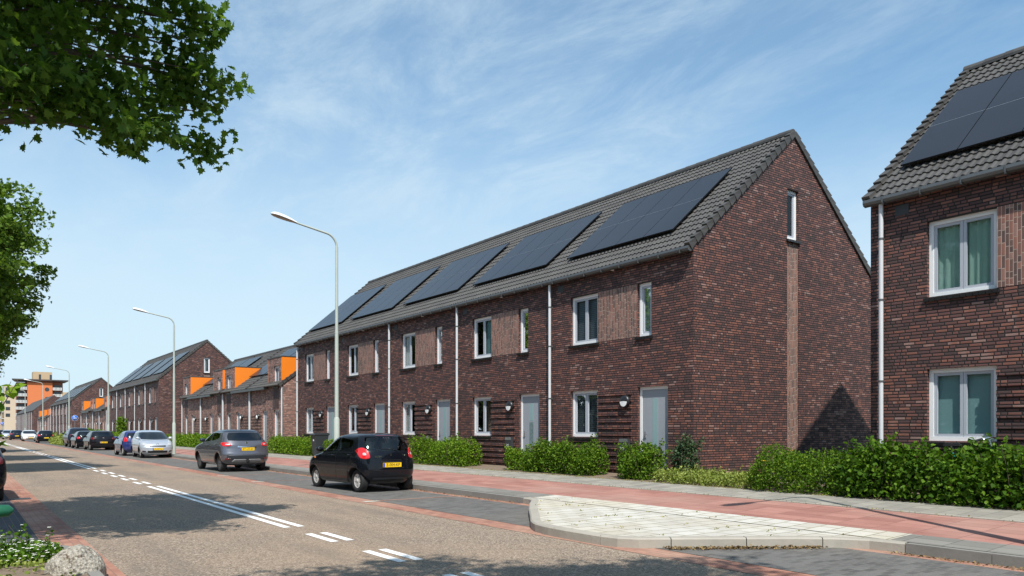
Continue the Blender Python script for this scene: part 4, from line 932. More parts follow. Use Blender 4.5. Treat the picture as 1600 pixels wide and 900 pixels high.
# ------------------------------------------------------------------ cars
def pchip(t, y):
    y = np.array(y, float); d = np.diff(y); m = np.zeros_like(y)
    for i in range(1, len(y) - 1):
        if d[i - 1] * d[i] > 0: m[i] = 2 * d[i - 1] * d[i] / (d[i - 1] + d[i])
    m[0], m[-1] = d[0], d[-1]
    i = np.clip(np.floor(t).astype(int), 0, len(y) - 2); s = t - i
    return y[i] * (1 + 2 * s) * (1 - s) ** 2 + m[i] * s * (1 - s) ** 2 + y[i + 1] * s * s * (3 - 2 * s) - m[i + 1] * s * s * (1 - s)
class Body:
    def __init__(s, rows, Lf=.55, Lr=.42, nf=2.5, nr=2.7):
        s.rows = np.array(rows, float); s.Lf, s.Lr, s.nf, s.nr = Lf, Lr, nf, nr
        s.t = np.linspace(0, len(rows) - 1, (len(rows) - 1) * 6 + 1); s.z, s.xf, s.xr, s.W = [pchip(s.t, s.rows[:, k]) for k in range(4)]
    def at(s, z): return np.interp(z, s.z, s.xf), np.interp(z, s.z, s.xr), np.interp(z, s.z, s.W)
    def lens(s, xf, xr):
        L = xf - xr; return min(s.Lf, L * .5), min(s.Lr, L * .42)
    def outline(s, xf, xr, W, na=14, ns=16):
        Lf, Lr = s.lens(xf, xr); pts = []
        for t in np.linspace(0, math.pi / 2, na): pts.append((xf - Lf + Lf * math.cos(t) ** (2 / s.nf) if t < math.pi / 2 - 1e-6 else xf - Lf, W * math.sin(t) ** (2 / s.nf)))
        for k in range(1, ns): pts.append((xf - Lf + (xr + Lr - xf + Lf) * k / ns, W))
        for t in np.linspace(math.pi / 2, 0, na): pts.append((xr + Lr - Lr * math.cos(t) ** (2 / s.nr) if t < math.pi / 2 - 1e-6 else xr + Lr, W * math.sin(t) ** (2 / s.nr) if t > 1e-6 else 0))
        return pts + [(x, -y) for x, y in reversed(pts[1:-1])]
    def side(s, x, z):
        xf, xr, W = s.at(z); Lf, Lr = s.lens(xf, xr)
        if x > xf - Lf: f = min(1, (x - xf + Lf) / Lf); return W * (1 - f ** s.nf) ** (1 / s.nf)
        if x < xr + Lr: f = min(1, (xr + Lr - x) / Lr); return W * (1 - f ** s.nr) ** (1 / s.nr)
        return W
    def rear(s, y, z):
        xf, xr, W = s.at(z); Lf, Lr = s.lens(xf, xr); f = min(1, abs(y) / W); return xr + Lr - Lr * (1 - f ** s.nr) ** (1 / s.nr)
    def front(s, y, z):
        xf, xr, W = s.at(z); Lf, Lr = s.lens(xf, xr); f = min(1, abs(y) / W); return xf - Lf + Lf * (1 - f ** s.nf) ** (1 / s.nf)
    def mesh(s, wheels, wr, m):
        me = bpy.data.meshes.new('body'); V = []; F = []
        rings = [s.outline(s.xf[i], s.xr[i], s.W[i]) for i in range(len(s.t))]; n = len(rings[0])
        for i, rg in enumerate(rings): V += [(x, y, s.z[i]) for x, y in rg]
        for i in range(len(rings) - 1):
            for k in range(n): F.append((i * n + k, i * n + (k + 1) % n, (i + 1) * n + (k + 1) % n, (i + 1) * n + k))
        F.append(tuple(reversed(range(n)))); F.append(tuple(range((len(rings) - 1) * n, len(rings) * n)))
        me.from_pydata(V, [], F)
        bm = bmesh.new(); bm.from_mesh(me); bmesh.ops.remove_doubles(bm, verts=bm.verts, dist=1e-5); bmesh.ops.recalc_face_normals(bm, faces=bm.faces); bm.to_mesh(me); bm.free()
        o = bpy.data.objects.new('body', me); col.objects.link(o); cut = []
        b = MB()
        for x, _ in wheels:
            for sg in (-1, 1):
                prof = [(x + (wr + .065) * math.cos(t), wr - .01 + (wr + .065) * math.sin(t)) for t in np.linspace(0, 2 * math.pi, 37)[:-1]]
                W = s.at(.4)[2]; ya, yb = sorted((sg * (W - .26), sg * (W + .2))); b.prism(prof, ya, yb, 'arch', 'xz')
        c = b.build('cut'); md = o.modifiers.new('b', 'BOOLEAN'); md.operation = 'DIFFERENCE'; md.object = c; md.solver = 'EXACT'
        dg = bpy.context.evaluated_depsgraph_get(); me2 = bpy.data.meshes.new_from_object(o.evaluated_get(dg)); o.modifiers.clear(); o.data = me2; bpy.data.objects.remove(c)
        me2.materials.clear(); me2.materials.append(M[m]); me2.materials.append(M['arch'])
        for p in me2.polygons:
            p.use_smooth = True; p.material_index = 0; q = p.center
            if q.z < .235 and abs(p.normal.z) > .9: p.material_index = 1
            for x, _ in wheels:
                if math.hypot(q.x - x, q.z - wr + .01) < wr + .064 and abs(q.y) < s.side(q.x, q.z) - .004: p.material_index = 1; p.use_smooth = False
        return o
def patch(B, kind, quad, m, name, parent, off=.004, nu=10, nv=8, sg=1, thick=.012, rnd=0):
    # quad: four corners (x,z) on a side, or (y,z) on the front or rear; projected onto the body skin
    q = [np.array(p, float) for p in quad]; vs = []; fs = []
    for o_ in (off, off - thick):
        for j in range(nv + 1):
            for i in range(nu + 1):
                u, v = i / nu, j / nv
                if rnd:
                    a_, b_ = 2 * u - 1, 2 * v - 1; ua, vb = a_ * math.sqrt(1 - b_ * b_ / 2), b_ * math.sqrt(1 - a_ * a_ / 2)
                    u = ((a_ * (1 - rnd) + ua * rnd) + 1) / 2; v = ((b_ * (1 - rnd) + vb * rnd) + 1) / 2
                p = q[0] * (1 - u) * (1 - v) + q[1] * u * (1 - v) + q[2] * u * v + q[3] * (1 - u) * v
                if kind == 'side': vs.append((p[0], sg * (B.side(p[0], p[1]) + o_), p[1]))
                elif kind == 'rear': vs.append((B.rear(p[0], p[1]) - o_, p[0], p[1]))
                else: vs.append((B.front(p[0], p[1]) + o_, p[0], p[1]))
    n = (nu + 1) * (nv + 1)
    for j in range(nv):
        for i in range(nu):
            a = j * (nu + 1) + i; fs.append((a, a + 1, a + nu + 2, a + nu + 1))
    outer = list(range(nu + 1)) + [j * (nu + 1) + nu for j in range(1, nv + 1)] + [nv * (nu + 1) + i for i in range(nu - 1, -1, -1)] + [j * (nu + 1) for j in range(nv - 1, 0, -1)]
    if thick and m not in ('carglass', 'privglass'):
        fs += [(outer[i], outer[(i + 1) % len(outer)], n + outer[(i + 1) % len(outer)], n + outer[i]) for i in range(len(outer))]
    b = MB(); b.add(vs, fs, m, True); return b.build(name, parent)
def strip(B, kind, line, w, m, b, sg=1, off=.003):
    P = []
    for (p, q) in zip(line[:-1], line[1:]):
        for k in range(6): P.append((p[0] + (q[0] - p[0]) * k / 6, p[1] + (q[1] - p[1]) * k / 6))
    P.append(line[-1]); vs = []
    for i, p in enumerate(P):
        a, c = P[max(0, i - 1)], P[min(len(P) - 1, i + 1)]; dx, dz = c[0] - a[0], c[1] - a[1]; L = math.hypot(dx, dz) or 1; nx, nz = -dz / L * w / 2, dx / L * w / 2
        for s_ in (-1, 1):
            x, z = p[0] + s_ * nx, p[1] + s_ * nz
            vs.append((x, sg * (B.side(x, z) + off), z) if kind == 'side' else ((B.rear(x, z) - off, x, z) if kind == 'rear' else (B.front(x, z) + off, x, z)))
    b.add(vs, [(2 * i, 2 * i + 1, 2 * i + 3, 2 * i + 2) for i in range(len(P) - 1)], m)
def wheel(root, x, y, r, sg, rim='rim', spokes=5, w=.19):
    b = MB(); prof = [(r * .60, -w / 2 + .02), (r * .68, -w / 2), (r * .93, -w / 2), (r * .99, -w / 2 + .03), (r, -w / 4), (r, w / 4), (r * .99, w / 2 - .03), (r * .93, w / 2), (r * .68, w / 2), (r * .60, w / 2 - .02)]
    b.lathe(prof, 'tyre', 32, 'y', (x, y, r)); wl_ = b.build('wheel', root)
    b = MB(); yo = y + sg * (w / 2 - .03)
    b.lathe([(r * .61, yo - y + sg * .012), (r * .56, yo - y + sg * .014), (r * .54, yo - y - sg * .02), (0.001, yo - y - sg * .03)], rim, 32, 'y', (x, y, r))
    b.lathe([(r * .53, 0), (.001, 0)], 'arch', 24, 'y', (x, yo - sg * .016, r))
    for k in range(spokes):
        t = 2 * math.pi * k / spokes + .3; c, s_ = math.cos(t), math.sin(t); wa, wb = .045 * r / .28, .06 * r / .28
        pts = [(.05, -wa), (r * .56, -wb), (r * .56, wb), (.05, wa)]; vs = []
        for yy in (yo + sg * .008, yo - sg * .012): vs += [(x + a * c - d * s_, yy, r + a * s_ + d * c) for a, d in pts]
        b.add(vs, [(0, 1, 2, 3), (0, 1, 5, 4), (1, 2, 6, 5), (2, 3, 7, 6), (3, 0, 4, 7)], rim)
    b.lathe([(.001, sg * .02), (.045, sg * .018), (.055, 0)], rim, 12, 'y', (x, yo, r)); b.build('rim', wl_)
def car(name, rows, wb, wr, paintm, label, loc, yaw, side_glass, rear_glass, wind, tail=None, head=None, plate_rear=None, plate_front=None, ptext=None, seams=(), extras=None, group='cars parked along the kerb', rim='rim', spokes=5, glass='privglass', backglass=None, Lf=.55, Lr=.42, nf=2.5, nr=2.7, tailm='redlamp'):
    root = empty(name, loc, yaw); tag(root, label, 'car', group)
    B = Body(rows, Lf, Lr, nf, nr); o = B.mesh([(wb[0], 0), (wb[1], 0)], wr, paintm); o.parent = root
    if glass == 'carglass':
        bm = bmesh.new(); bm.from_mesh(o.data)
        def inside(p, q):
            sg_ = [(q[(i + 1) % 4][0] - q[i][0]) * (p[1] - q[i][1]) - (q[(i + 1) % 4][1] - q[i][1]) * (p[0] - q[i][0]) for i in range(4)]
            return all(v > 0 for v in sg_) or all(v < 0 for v in sg_)
        dead = []
        for f in bm.faces:
            p, nn = f.calc_center_median(), f.normal
            if abs(nn.y) > .4 and any(inside((p.x, p.z), q) for q in side_glass): dead.append(f)
            elif nn.x < -.4 and inside((p.y, p.z), rear_glass): dead.append(f)
            elif nn.x > .3 and inside((p.y, p.z), wind): dead.append(f)
        bmesh.ops.delete(bm, geom=dead, context='FACES'); bm.to_mesh(o.data); bm.free()
    W = B.at(wr)[2]
    for x in wb:
        for sg in (-1, 1): wheel(root, x, sg * (W - .125), wr, sg, rim, spokes)
    for sg in (-1, 1):
        for q in side_glass: patch(B, 'side', q, glass, 'side_window', root, sg=sg, off=.006, nu=16, nv=14, rnd=.3)
        b = MB()
        for ln in seams: strip(B, 'side', ln, .009, 'black', b, sg)
        if seams: b.build('door_seam', root)
        for hx, hz in extras.get('handles', ()):
            b = MB(); yy = B.side(hx, hz); b.box(hx - .09, hx + .09, sg * yy - .005, sg * yy + sg * .028 if sg > 0 else sg * yy + .005, hz - .015, hz + .015, paintm) if False else b.tube([(hx - .09, sg * (yy + .002), hz), (hx - .05, sg * (yy + .026), hz), (hx + .05, sg * (yy + .026), hz), (hx + .09, sg * (yy + .002), hz)], .013, extras.get('handle_m', paintm), 6); b.build('door_handle', root)
        mxx, mzz = extras['mirror']; yy = B.side(mxx, mzz); b = MB()
        n = 8; vs = []; fs = []
        for i in range(n + 1):
            ph = math.pi * i / n
            for k in range(12):
                t = 2 * math.pi * k / 12; vs.append((mxx + .075 * math.sin(ph) * math.cos(t), sg * (yy + .10) + .11 * math.cos(ph), mzz + .07 + .072 * math.sin(ph) * math.sin(t)))
        for i in range(n):
            for k in range(12): fs.append((i * 12 + k, i * 12 + (k + 1) % 12, (i + 1) * 12 + (k + 1) % 12, (i + 1) * 12 + k))
        b.add(vs, fs, extras.get('mirror_m', paintm), True); b.tube([(mxx, sg * (yy - .01), mzz + .02), (mxx, sg * (yy + .05), mzz + .05)], .022, 'black', 6); b.build('wing_mirror', root)
        if tail:
            t_ = patch(B, 'rear', [(sg * y, z) for y, z in tail], tailm, 'tail_light', root, off=.012, thick=.03, nu=18, nv=12, rnd=.75)
            if extras.get('tail_inner'): patch(B, 'rear', [(sg * y, z) for y, z in extras['tail_inner']], 'clearlamp', 'reversing_lamp', t_, off=.016, thick=.02, rnd=.8)
        if extras.get('tail_side'): patch(B, 'side', extras['tail_side'], tailm, 'tail_light', root, sg=sg, off=.010, thick=.03)
        if head: patch(B, 'front', [(sg * y, z) for y, z in head], 'clearlamp', 'headlight', root, off=.010, thick=.03, nu=14, nv=12, rnd=.75)
        if extras.get('repeater'): patch(B, 'side', extras['repeater'], 'amber', 'indicator', root, sg=sg, off=.006)
    if rear_glass: patch(B, 'rear', rear_glass, backglass or glass, 'rear_window', root, off=.007, nu=20, nv=16, rnd=.25)
    if wind: patch(B, 'front', wind, glass if glass != 'privglass' else 'privglass', 'windscreen', root, off=.014, nu=24, nv=24, rnd=.15)
    for kind, pl in (('rear', plate_rear), ('front', plate_front)):
        if not pl: continue
        y0, z0 = pl; f = (B.rear if kind == 'rear' else B.front); x0 = f(0, z0); d = -1 if kind == 'rear' else 1
        b = MB(); b.box(min(x0 + d * .012, x0 + d * .03), max(x0 + d * .012, x0 + d * .03), y0 - .26, y0 + .26, z0 - .055, z0 + .055, 'plate'); p = b.build('number_plate', root)
        b = MB(); e = d * -1 * -1; yb0 = y0 + (.21 if kind == 'rear' else -.26); b.box(min(x0 + d * .03, x0 + d * .032), max(x0 + d * .03, x0 + d * .032), yb0, yb0 + .05, z0 - .05, z0 + .05, 'plateblue'); b.build('plate_band', p)
        if ptext:
            Mx = Matrix(((0, 0, d, x0 + d * .0312), (d, 0, 0, y0 + (-.02 if kind == 'rear' else .02)), (0, 1, 0, z0), (0, 0, 0, 1))); text_mesh('plate_text', ptext, .098, 'black', p, Mx)
    return root, B

# small black hatchback (five doors), rear towards us
A = [(.20, 1.62, -1.60, .70), (.30, 1.72, -1.70, .765), (.42, 1.75, -1.75, .79), (.56, 1.74, -1.755, .80), (.68, 1.70, -1.745, .80), (.78, 1.62, -1.73, .797), (.86, 1.40, -1.715, .79), (.92, 1.12, -1.70, .778), (.97, .93, -1.685, .762),
     (1.05, .80, -1.655, .735), (1.15, .64, -1.61, .703), (1.25, .48, -1.555, .668), (1.33, .34, -1.50, .635), (1.39, .18, -1.45, .60), (1.43, -.02, -1.36, .54), (1.455, -.22, -1.2, .45), (1.47, -.5, -1.0, .25)]
SEAM_A = [[(.80, .95), (.78, .5), (.70, .27)], [(-.28, 1.36), (-.25, .9), (-.27, .3)], [(-.95, 1.25), (-1.12, .98), (-1.0, .66), (-.86, .5)], [(.70, .27), (-.27, .27), (-.8, .27)], [(.8, .95), (.1, .96), (-.25, .985), (-1.12, .985)]]
c1, B1 = car('parked_car', A, (1.08, -1.28), .285, 'p_black', 'small black five door hatchback parked nearest, its red lamps and yellow plate towards us', (8.70, 18.95, .008), R(90) + R(3.0),
    [[(.70, .99), (-.20, 1.02), (-.22, 1.36), (.26, 1.36)], [(-.30, 1.02), (-.98, 1.13), (-1.03, 1.27), (-.32, 1.355)]],
    [(.62, 1.03), (-.62, 1.03), (-.54, 1.36), (.54, 1.36)], [(-.66, 1.0), (.66, 1.0), (.55, 1.38), (-.55, 1.38)],
    tail=[(.53, .83), (.785, .83), (.725, 1.13), (.585, 1.09)], plate_rear=(0, .68), ptext='Z-004-KP', seams=SEAM_A,
    extras=dict(handles=[(-.12, .90), (-1.0, .93)], mirror=(.66, .97), tail_inner=[(.625, .92), (.70, .92), (.69, .99), (.635, .99)], repeater=[(1.02, .80), (.94, .80), (.95, .84), (1.02, .84)]), glass='carglass', spokes=5)
b = MB(); strip(B1, 'rear', [(-.74, .80), (.74, .80)], .012, 'arch', b); strip(B1, 'rear', [(-.50, .345), (.50, .345)], .05, 'trim', b, off=.006); strip(B1, 'rear', [(-.36, .61), (.36, .61)], .012, 'trim', b, off=.008)
strip(B1, 'rear', [(-.30, .76), (.30, .76)], .015, 'trim', b, off=.012)
b.build('tailgate_seam', c1)
b = MB(); z = 1.05; b.tube([(B1.rear(-.18, 1.04) - .02, -.18, 1.04), (B1.rear(.0, 1.075) - .025, .05, 1.075), (B1.rear(.25, 1.07) - .02, .26, 1.068)], .009, 'black', 6); b.build('rear_wiper', c1)
text_mesh('badge', 'S', .085, 'chrome', c1, Matrix(((0, 0, -1, B1.rear(0, .93) - .012), (-1, 0, 0, 0), (0, 1, 0, .93), (0, 0, 0, 1))), .004)
text_mesh('lettering', 'SUZUKI', .052, 'chrome', c1, Matrix(((0, 0, -1, B1.rear(.36, .885) - .012), (-1, 0, 0, .36), (0, 1, 0, .885), (0, 0, 0, 1))), .003)
text_mesh('lettering', 'Alto', .06, 'chrome', c1, Matrix(((0, 0, -1, B1.rear(-.4, .92) - .012), (-1, 0, 0, -.40), (0, 1, 0, .92), (0, 0, 0, 1))), .003)
patch(B1, 'rear', [(.28, 1.405), (-.28, 1.405), (-.26, 1.42), (.26, 1.42)], 'darkredlamp', 'brake_light', c1, off=.01)
def seats(root, xs, zb, W, m='seat'):
    for x in xs:
        for y in (-.36, .36):
            b = MB(); b.box(x - .05, x + .12, y - .2, y + .2, zb, zb + .42, m); b.box(x, x + .09, y - .12, y + .12, zb + .44, zb + .6, m); b.build('seat', root)
seats(c1, (.05, -.85), .62, 1)

# grey crossover, rear towards us
C_ = [(.24, 1.85, -1.80, .75), (.34, 1.98, -1.95, .84), (.48, 2.04, -2.05, .875), (.62, 2.05, -2.06, .885), (.76, 2.02, -2.02, .887), (.88, 1.92, -1.985, .882), (.96, 1.60, -1.97, .872), (1.02, 1.28, -1.95, .858), (1.07, 1.08, -1.92, .835),
      (1.16, .88, -1.86, .795), (1.27, .66, -1.78, .75), (1.38, .42, -1.68, .705), (1.46, .22, -1.60, .665), (1.51, -.02, -1.50, .60), (1.545, -.25, -1.35, .50), (1.56, -.5, -1.1, .3)]
c2, B2 = car('parked_car', C_, (1.25, -1.35), .335, 'p_grey', 'grey crossover with dark blue roof parked between two street lamps, rear towards us', (8.62, 30.55, .008), R(91.5),
    [[(.92, 1.09), (-.25, 1.12), (-.27, 1.44), (.34, 1.44)], [(-.35, 1.12), (-1.2, 1.24), (-1.12, 1.42), (-.36, 1.45)]],
    [(.66, 1.15), (-.66, 1.15), (-.57, 1.45), (.57, 1.45)], [(-.72, 1.1), (.72, 1.1), (.6, 1.47), (-.6, 1.47)],
    tail=[(.52, .96), (.84, .93), (.85, 1.10), (.60, 1.08)], plate_rear=(0, .84), ptext='ZT-LX-64', seams=[[(1.0, 1.05), (.95, .6), (.85, .35)], [(-.31, 1.44), (-.27, 1.0), (-.3, .35)], [(-1.2, 1.24), (-1.25, .95), (-1.1, .7), (-.95, .55)]],
    extras=dict(handles=[(-.15, .98), (-1.08, 1.02)], mirror=(.86, 1.08), mirror_m='p_roof', tail_inner=[(.62, 1.0), (.74, 1.0), (.74, 1.04), (.64, 1.04)]), rim='rimdark', spokes=5)
patch(B2, 'rear', [(.75, .47), (-.75, .47), (-.70, .62), (.70, .62)], 'trim', 'bumper', c2, off=.012, thick=.05, nu=20)
patch(B2, 'rear', [(.55, .38), (.05, .36), (.05, .47), (.48, .47)], 'skid', 'skid_plate', c2, off=.02, thick=.05); patch(B2, 'rear', [(-.05, .36), (-.55, .38), (-.48, .47), (-.05, .47)], 'skid', 'skid_plate', c2, off=.02, thick=.05)
for sg in (-1, 1): patch(B2, 'rear', [(sg * .62, .45), (sg * .78, .45), (sg * .78, .52), (sg * .62, .52)], 'darkredlamp', 'reflector', c2, off=.02)
patch(B2, 'rear', [(.36, .905), (-.36, .905), (-.34, .945), (.34, .945)], 'chrome', 'tailgate_trim', c2, off=.02, thick=.03)
b = MB(); x = B2.rear(0, 1.07) - .012; b.prism([(0, 1.0), (.035, 1.07), (0, 1.13), (-.035, 1.07)], x - .008, x + .01, 'chrome', 'yz'); b.build('badge', c2)
b = MB(); b.tube([(-1.25, 0, 1.54), (-1.42, 0, 1.70)], [.012, .006], 'black', 6); b.build('antenna', c2)
b = MB(); b.tube([(-2.08, .0, .34), (-2.2, 0, .36), (-2.2, 0, .44)], .022, 'black', 8); b.build('tow_bar', c2)
# blue-black roof panel of the crossover: rings of the body skin above the windows
def roof_panel(B, root, z0, m):
    me = bpy.data.meshes.new('roof'); V = []; F = []; idx = [i for i in range(len(B.t)) if B.z[i] >= z0]
    for i in idx: V += [(x * 1.0, y * 1.004, B.z[i] + .004) for x, y in B.outline(B.xf[i] + .003, B.xr[i] - .003, B.W[i] + .003)]
    n = len(V) // len(idx)
    for j in range(len(idx) - 1):
        for k in range(n): F.append((j * n + k, j * n + (k + 1) % n, (j + 1) * n + (k + 1) % n, (j + 1) * n + k))
    F.append(tuple(range((len(idx) - 1) * n, len(idx) * n))); b = MB(); b.add(V, F, m, True); return b.build('roof', root)
roof_panel(B2, c2, 1.465, 'p_roof')

# silver hatchback, front towards us
S_ = [(.18, 1.72, -1.68, .72), (.28, 1.84, -1.80, .80), (.40, 1.88, -1.86, .84), (.55, 1.88, -1.875, .847), (.68, 1.83, -1.87, .847), (.78, 1.74, -1.85, .842), (.86, 1.58, -1.84, .835), (.93, 1.35, -1.82, .822), (.99, 1.14, -1.80, .805),
      (1.08, .94, -1.77, .77), (1.2, .70, -1.71, .725), (1.32, .45, -1.63, .68), (1.42, .2, -1.55, .635), (1.47, -.02, -1.45, .58), (1.505, -.25, -1.3, .49), (1.525, -.5, -1.05, .28)]
SEAM_S = [[(.95, .98), (.92, .5), (.85, .28)], [(-.28, 1.4), (-.25, .9), (-.27, .28)], [(-1.05, 1.2), (-1.15, .9), (-1.0, .6)]]
sg_side = [[(.80, 1.02), (-.2, 1.05), (-.22, 1.4), (.28, 1.4)], [(-.30, 1.05), (-1.15, 1.13), (-1.1, 1.35), (-.31, 1.4)]]
c3, B3 = car('parked_car', S_, (1.18, -1.28), .295, 'p_silver', 'silver hatchback with its front, headlights and grille towards us, beside the second lamp', (8.92, 46.9, .008), R(-91.5),
    sg_side, [(.6, 1.08), (-.6, 1.08), (-.52, 1.38), (.52, 1.38)], [(-.72, 1.02), (.72, 1.02), (.58, 1.42), (-.58, 1.42)],
    head=[(.47, .70), (.74, .68), (.72, .87), (.60, .86)], tail=[(.62, .85), (.8, .85), (.74, 1.12), (.64, 1.1)], plate_front=(0, .50), plate_rear=(0, .7), ptext='34-XKV-2', seams=SEAM_S, extras=dict(handles=[(-.12, .93), (-1.05, .95)], mirror=(.80, 1.02)))
patch(B3, 'front', [(-.40, .62), (.40, .62), (.42, .69), (-.42, .69)], 'black', 'grille', c3, off=.008); patch(B3, 'front', [(-.48, .29), (.48, .29), (.50, .41), (-.50, .41)], 'black', 'air_intake', c3, off=.006)
for sg in (-1, 1): patch(B3, 'front', [(sg * .58, .33), (sg * .74, .35), (sg * .73, .42), (sg * .58, .40)], 'black', 'fog_lamp', c3, off=.008)
b = MB(); b.lathe([(.055, 0), (.07, .012), (.075, 0)], 'chrome', 16, 'x', (B3.front(0, .74) + .004, 0, .74)); b.build('badge', c3)
b = MB(); strip(B3, 'front', [(-.75, .97), (.0, 1.0), (.75, .97)], .02, 'black', b); b.build('cowl', c3)

def scaled(rows, L, W, H):
    r = np.array(rows, float); r[:, 1] *= L / (r[:, 1].max() - r[:, 2].min()); r[:, 2] *= L / (np.array(rows)[:, 1].max() - np.array(rows)[:, 2].min()); r[:, 3] *= W / 2 / r[:, 3].max(); r[:, 0] *= H / r[:, 0].max(); return [tuple(x) for x in r]
def generic(rows, L, W, H, paintm, label, loc, yaw, tailm='redlamp', tall=False, ptext=None, wr=.31, group='cars parked along the kerb', rim='rim', glass='privglass', bg_=None):
    base = np.array(rows); kx = L / (base[:, 1].max() - base[:, 2].min()); ky = W / 2 / base[:, 3].max(); kz = H / base[:, 0].max(); r = scaled(rows, L, W, H)
    sx = lambda q: [(x * kx, z * kz) for x, z in q]; sy = lambda q: [(y * ky, z * kz) for y, z in q]
    tl = [(.60, .84), (.80, .84), (.72, 1.14), (.62, 1.14)] if tall else [(.54, .84), (.80, .84), (.75, 1.03), (.60, 1.03)]
    c, B = car('parked_car', r, (1.18 * kx, -1.28 * kx), wr, paintm, label, loc, yaw, [sx(q) for q in sg_side], sy([(.64, 1.07), (-.64, 1.07), (-.54, 1.39), (.54, 1.39)]), sy([(-.72, 1.02), (.72, 1.02), (.58, 1.42), (-.58, 1.42)]),
        tail=sy(tl), head=sy([(.47, .70), (.76, .68), (.74, .84), (.58, .84)]), plate_rear=(0, .62 * kz), plate_front=(0, .48 * kz), ptext=ptext, seams=[sx(q) for q in SEAM_S], extras=dict(handles=[(-.12 * kx, .93 * kz), (-1.05 * kx, .95 * kz)], mirror=(.8 * kx, 1.02 * kz)), tailm=tailm, group=group, rim=rim, glass=glass, backglass=bg_)
    patch(B, 'front', sy([(-.40, .58), (.40, .58), (.42, .68), (-.42, .68)]), 'black', 'grille', c, off=.008); patch(B, 'front', sy([(-.48, .28), (.48, .28), (.50, .40), (-.50, .40)]), 'black', 'air_intake', c, off=.006)
    b = MB(); strip(B, 'rear', [(-.7 * ky, .8 * kz), (.7 * ky, .8 * kz)], .014, 'arch', b); strip(B, 'rear', [(-.55 * ky, .36 * kz), (.55 * ky, .36 * kz)], .07, 'trim', b, off=.006); b.build('bumper_trim', c)
    b = MB(); b.lathe([(.001, 0), (.05, .005), (.06, .0)], 'chrome', 14, 'x', (B.rear(0, .95 * kz) - .008, 0, .95 * kz)); b.build('badge', c)
    return c, B
generic(S_, 3.55, 1.65, 1.5, 'p_blue', 'dark blue small car hidden behind the silver hatchback, tall red rear lamps', (8.68, 51.3, .008), R(91), tall=True)
generic(S_, 4.15, 1.76, 1.47, 'p_dark', 'black hatchback with dim dark lamps, second car left of the silver one', (8.85, 66.2, .008), R(91), 'darkredlamp', ptext='41-GRT-8')
generic(S_, 3.95, 1.70, 1.45, 'p_black', 'black car with bright red rear lamps, between the black hatchback and the tall navy car', (8.62, 72.4, .008), R(91))
generic(C_, 4.4, 1.85, 1.72, 'p_navy', 'tall dark navy car, leftmost of the three parked in a line by the shrub bed', (8.8, 79, .008), R(91), 'darkredlamp')
generic(S_, 4.1, 1.75, 1.46, 'p_black', 'black hatchback parked left of the shrub bed, yellow plate towards us', (8.35, 104.5, .008), R(90))
generic(S_, 4.0, 1.74, 1.48, 'p_white', 'white car facing us in the far distance, left of the distant black hatchback', (7.9, 121, .008), R(-90))
for (x, y, pm, lab, d) in [(7.2, 136, 'p_navy', 'dark blue car far down the street behind the white car', 90), (6.7, 146, 'p_silver', 'pale silver car far down the street, left of the dark blue one', -90), (6.2, 157, 'p_black', 'black car far down the street, left of the pale silver car', 90), (5.6, 170, 'p_dark', 'farthest dark car at the end of the street', 90)]:
    generic(S_, 4.0, 1.72, 1.5, pm, lab, (x, y, .008), R(d))
generic(S_, 4.0, 1.72, 1.46, 'p_black', 'black car cut off by the left edge of the photo, in the dark brick bay', (.03, 21.6, .008), R(90), 'darkredlamp', group='cars parked on the left side')

# ------------------------------------------------------------------ signs and small things
def round_sign(loc, lab, small=False):
    root = empty('traffic_sign', loc)
    b = MB(); b.tube([(0, .03, -.1), (0, .03, 2.95)], .03, 'steel', 8); b.build('post', root)
    b = MB(); b.lathe([(.001, -.012), (.30, -.012), (.30, .012), (.001, .012)], 'signblue', 28, 'y', (0, -.03, 2.62)); p = b.build('sign_plate', root)
    b = MB(); b.lathe([(.285, -.016), (.30, -.016)], 'numwhite', 28, 'y', (0, -.03, 2.62)); b.build('sign_border', p)
    b = MB(); y = -.05
    for cx in (-.11, .11): b.lathe([(.062, 0), (.080, 0)], 'numwhite', 20, 'y', (cx, y, 2.58))
    for q in ([(-.11, 2.58), (-.05, 2.68), (.07, 2.68), (0, 2.58), (-.05, 2.68)], [(0, 2.58), (-.11, 2.58)], [(.11, 2.58), (.06, 2.71), (.10, 2.72)], [(-.06, 2.70), (-.02, 2.70)]):
        b.tube([(u, y, v) for u, v in q], .010, 'numwhite', 4, False)
    b.build('bicycle_symbol', p); tag(root, lab, 'traffic sign', 'round blue signs'); return root
s1 = round_sign((10.1, 92.3, gz(10.1)), 'round blue bicycle path sign on a thin post, the nearer one'); s2 = copy_tree(s1); s2.location = (7.3, 181, .1); s2['label'] = 'tiny round blue sign far away below the cream flats'
# pale boulder-shaped block by the shrub bed
def rock(name, loc, sx, sy, sz, m, lab, cat, seed, sub=5, amp=.09):
    bm = bmesh.new(); bmesh.ops.create_icosphere(bm, subdivisions=sub, radius=1)
    from mathutils import noise as nz_
    for v in bm.verts:
        d = v.co.normalized(); k = 1 + amp * nz_.noise(d * 1.7 + Vector((seed, 0, 0))) + amp * .5 * nz_.noise(d * 5 + Vector((0, seed, 0))) + amp * .25 * nz_.noise(d * 14)
        v.co = Vector((d.x * sx * k, d.y * sy * k, d.z * sz * k))
    for f in bm.faces: f.smooth = True
    me = bpy.data.meshes.new(name); bm.to_mesh(me); bm.free(); me.materials.append(M[m]); o = bpy.data.objects.new(name, me); col.objects.link(o); o.location = loc; tag(o, lab, cat); return o
rock('boulder', (1.0, 9.12, .035), .295, .31, .315, 'stone', 'big pitted pale boulder at the kerb in the lower left corner', 'boulder', 3.1)
rock('stone_block', (10.2, 100, .5), .75, .7, .5, 'white', 'rounded white object behind the low shrub bed, before the distant low houses', 'block', 8.2, 3, .05)
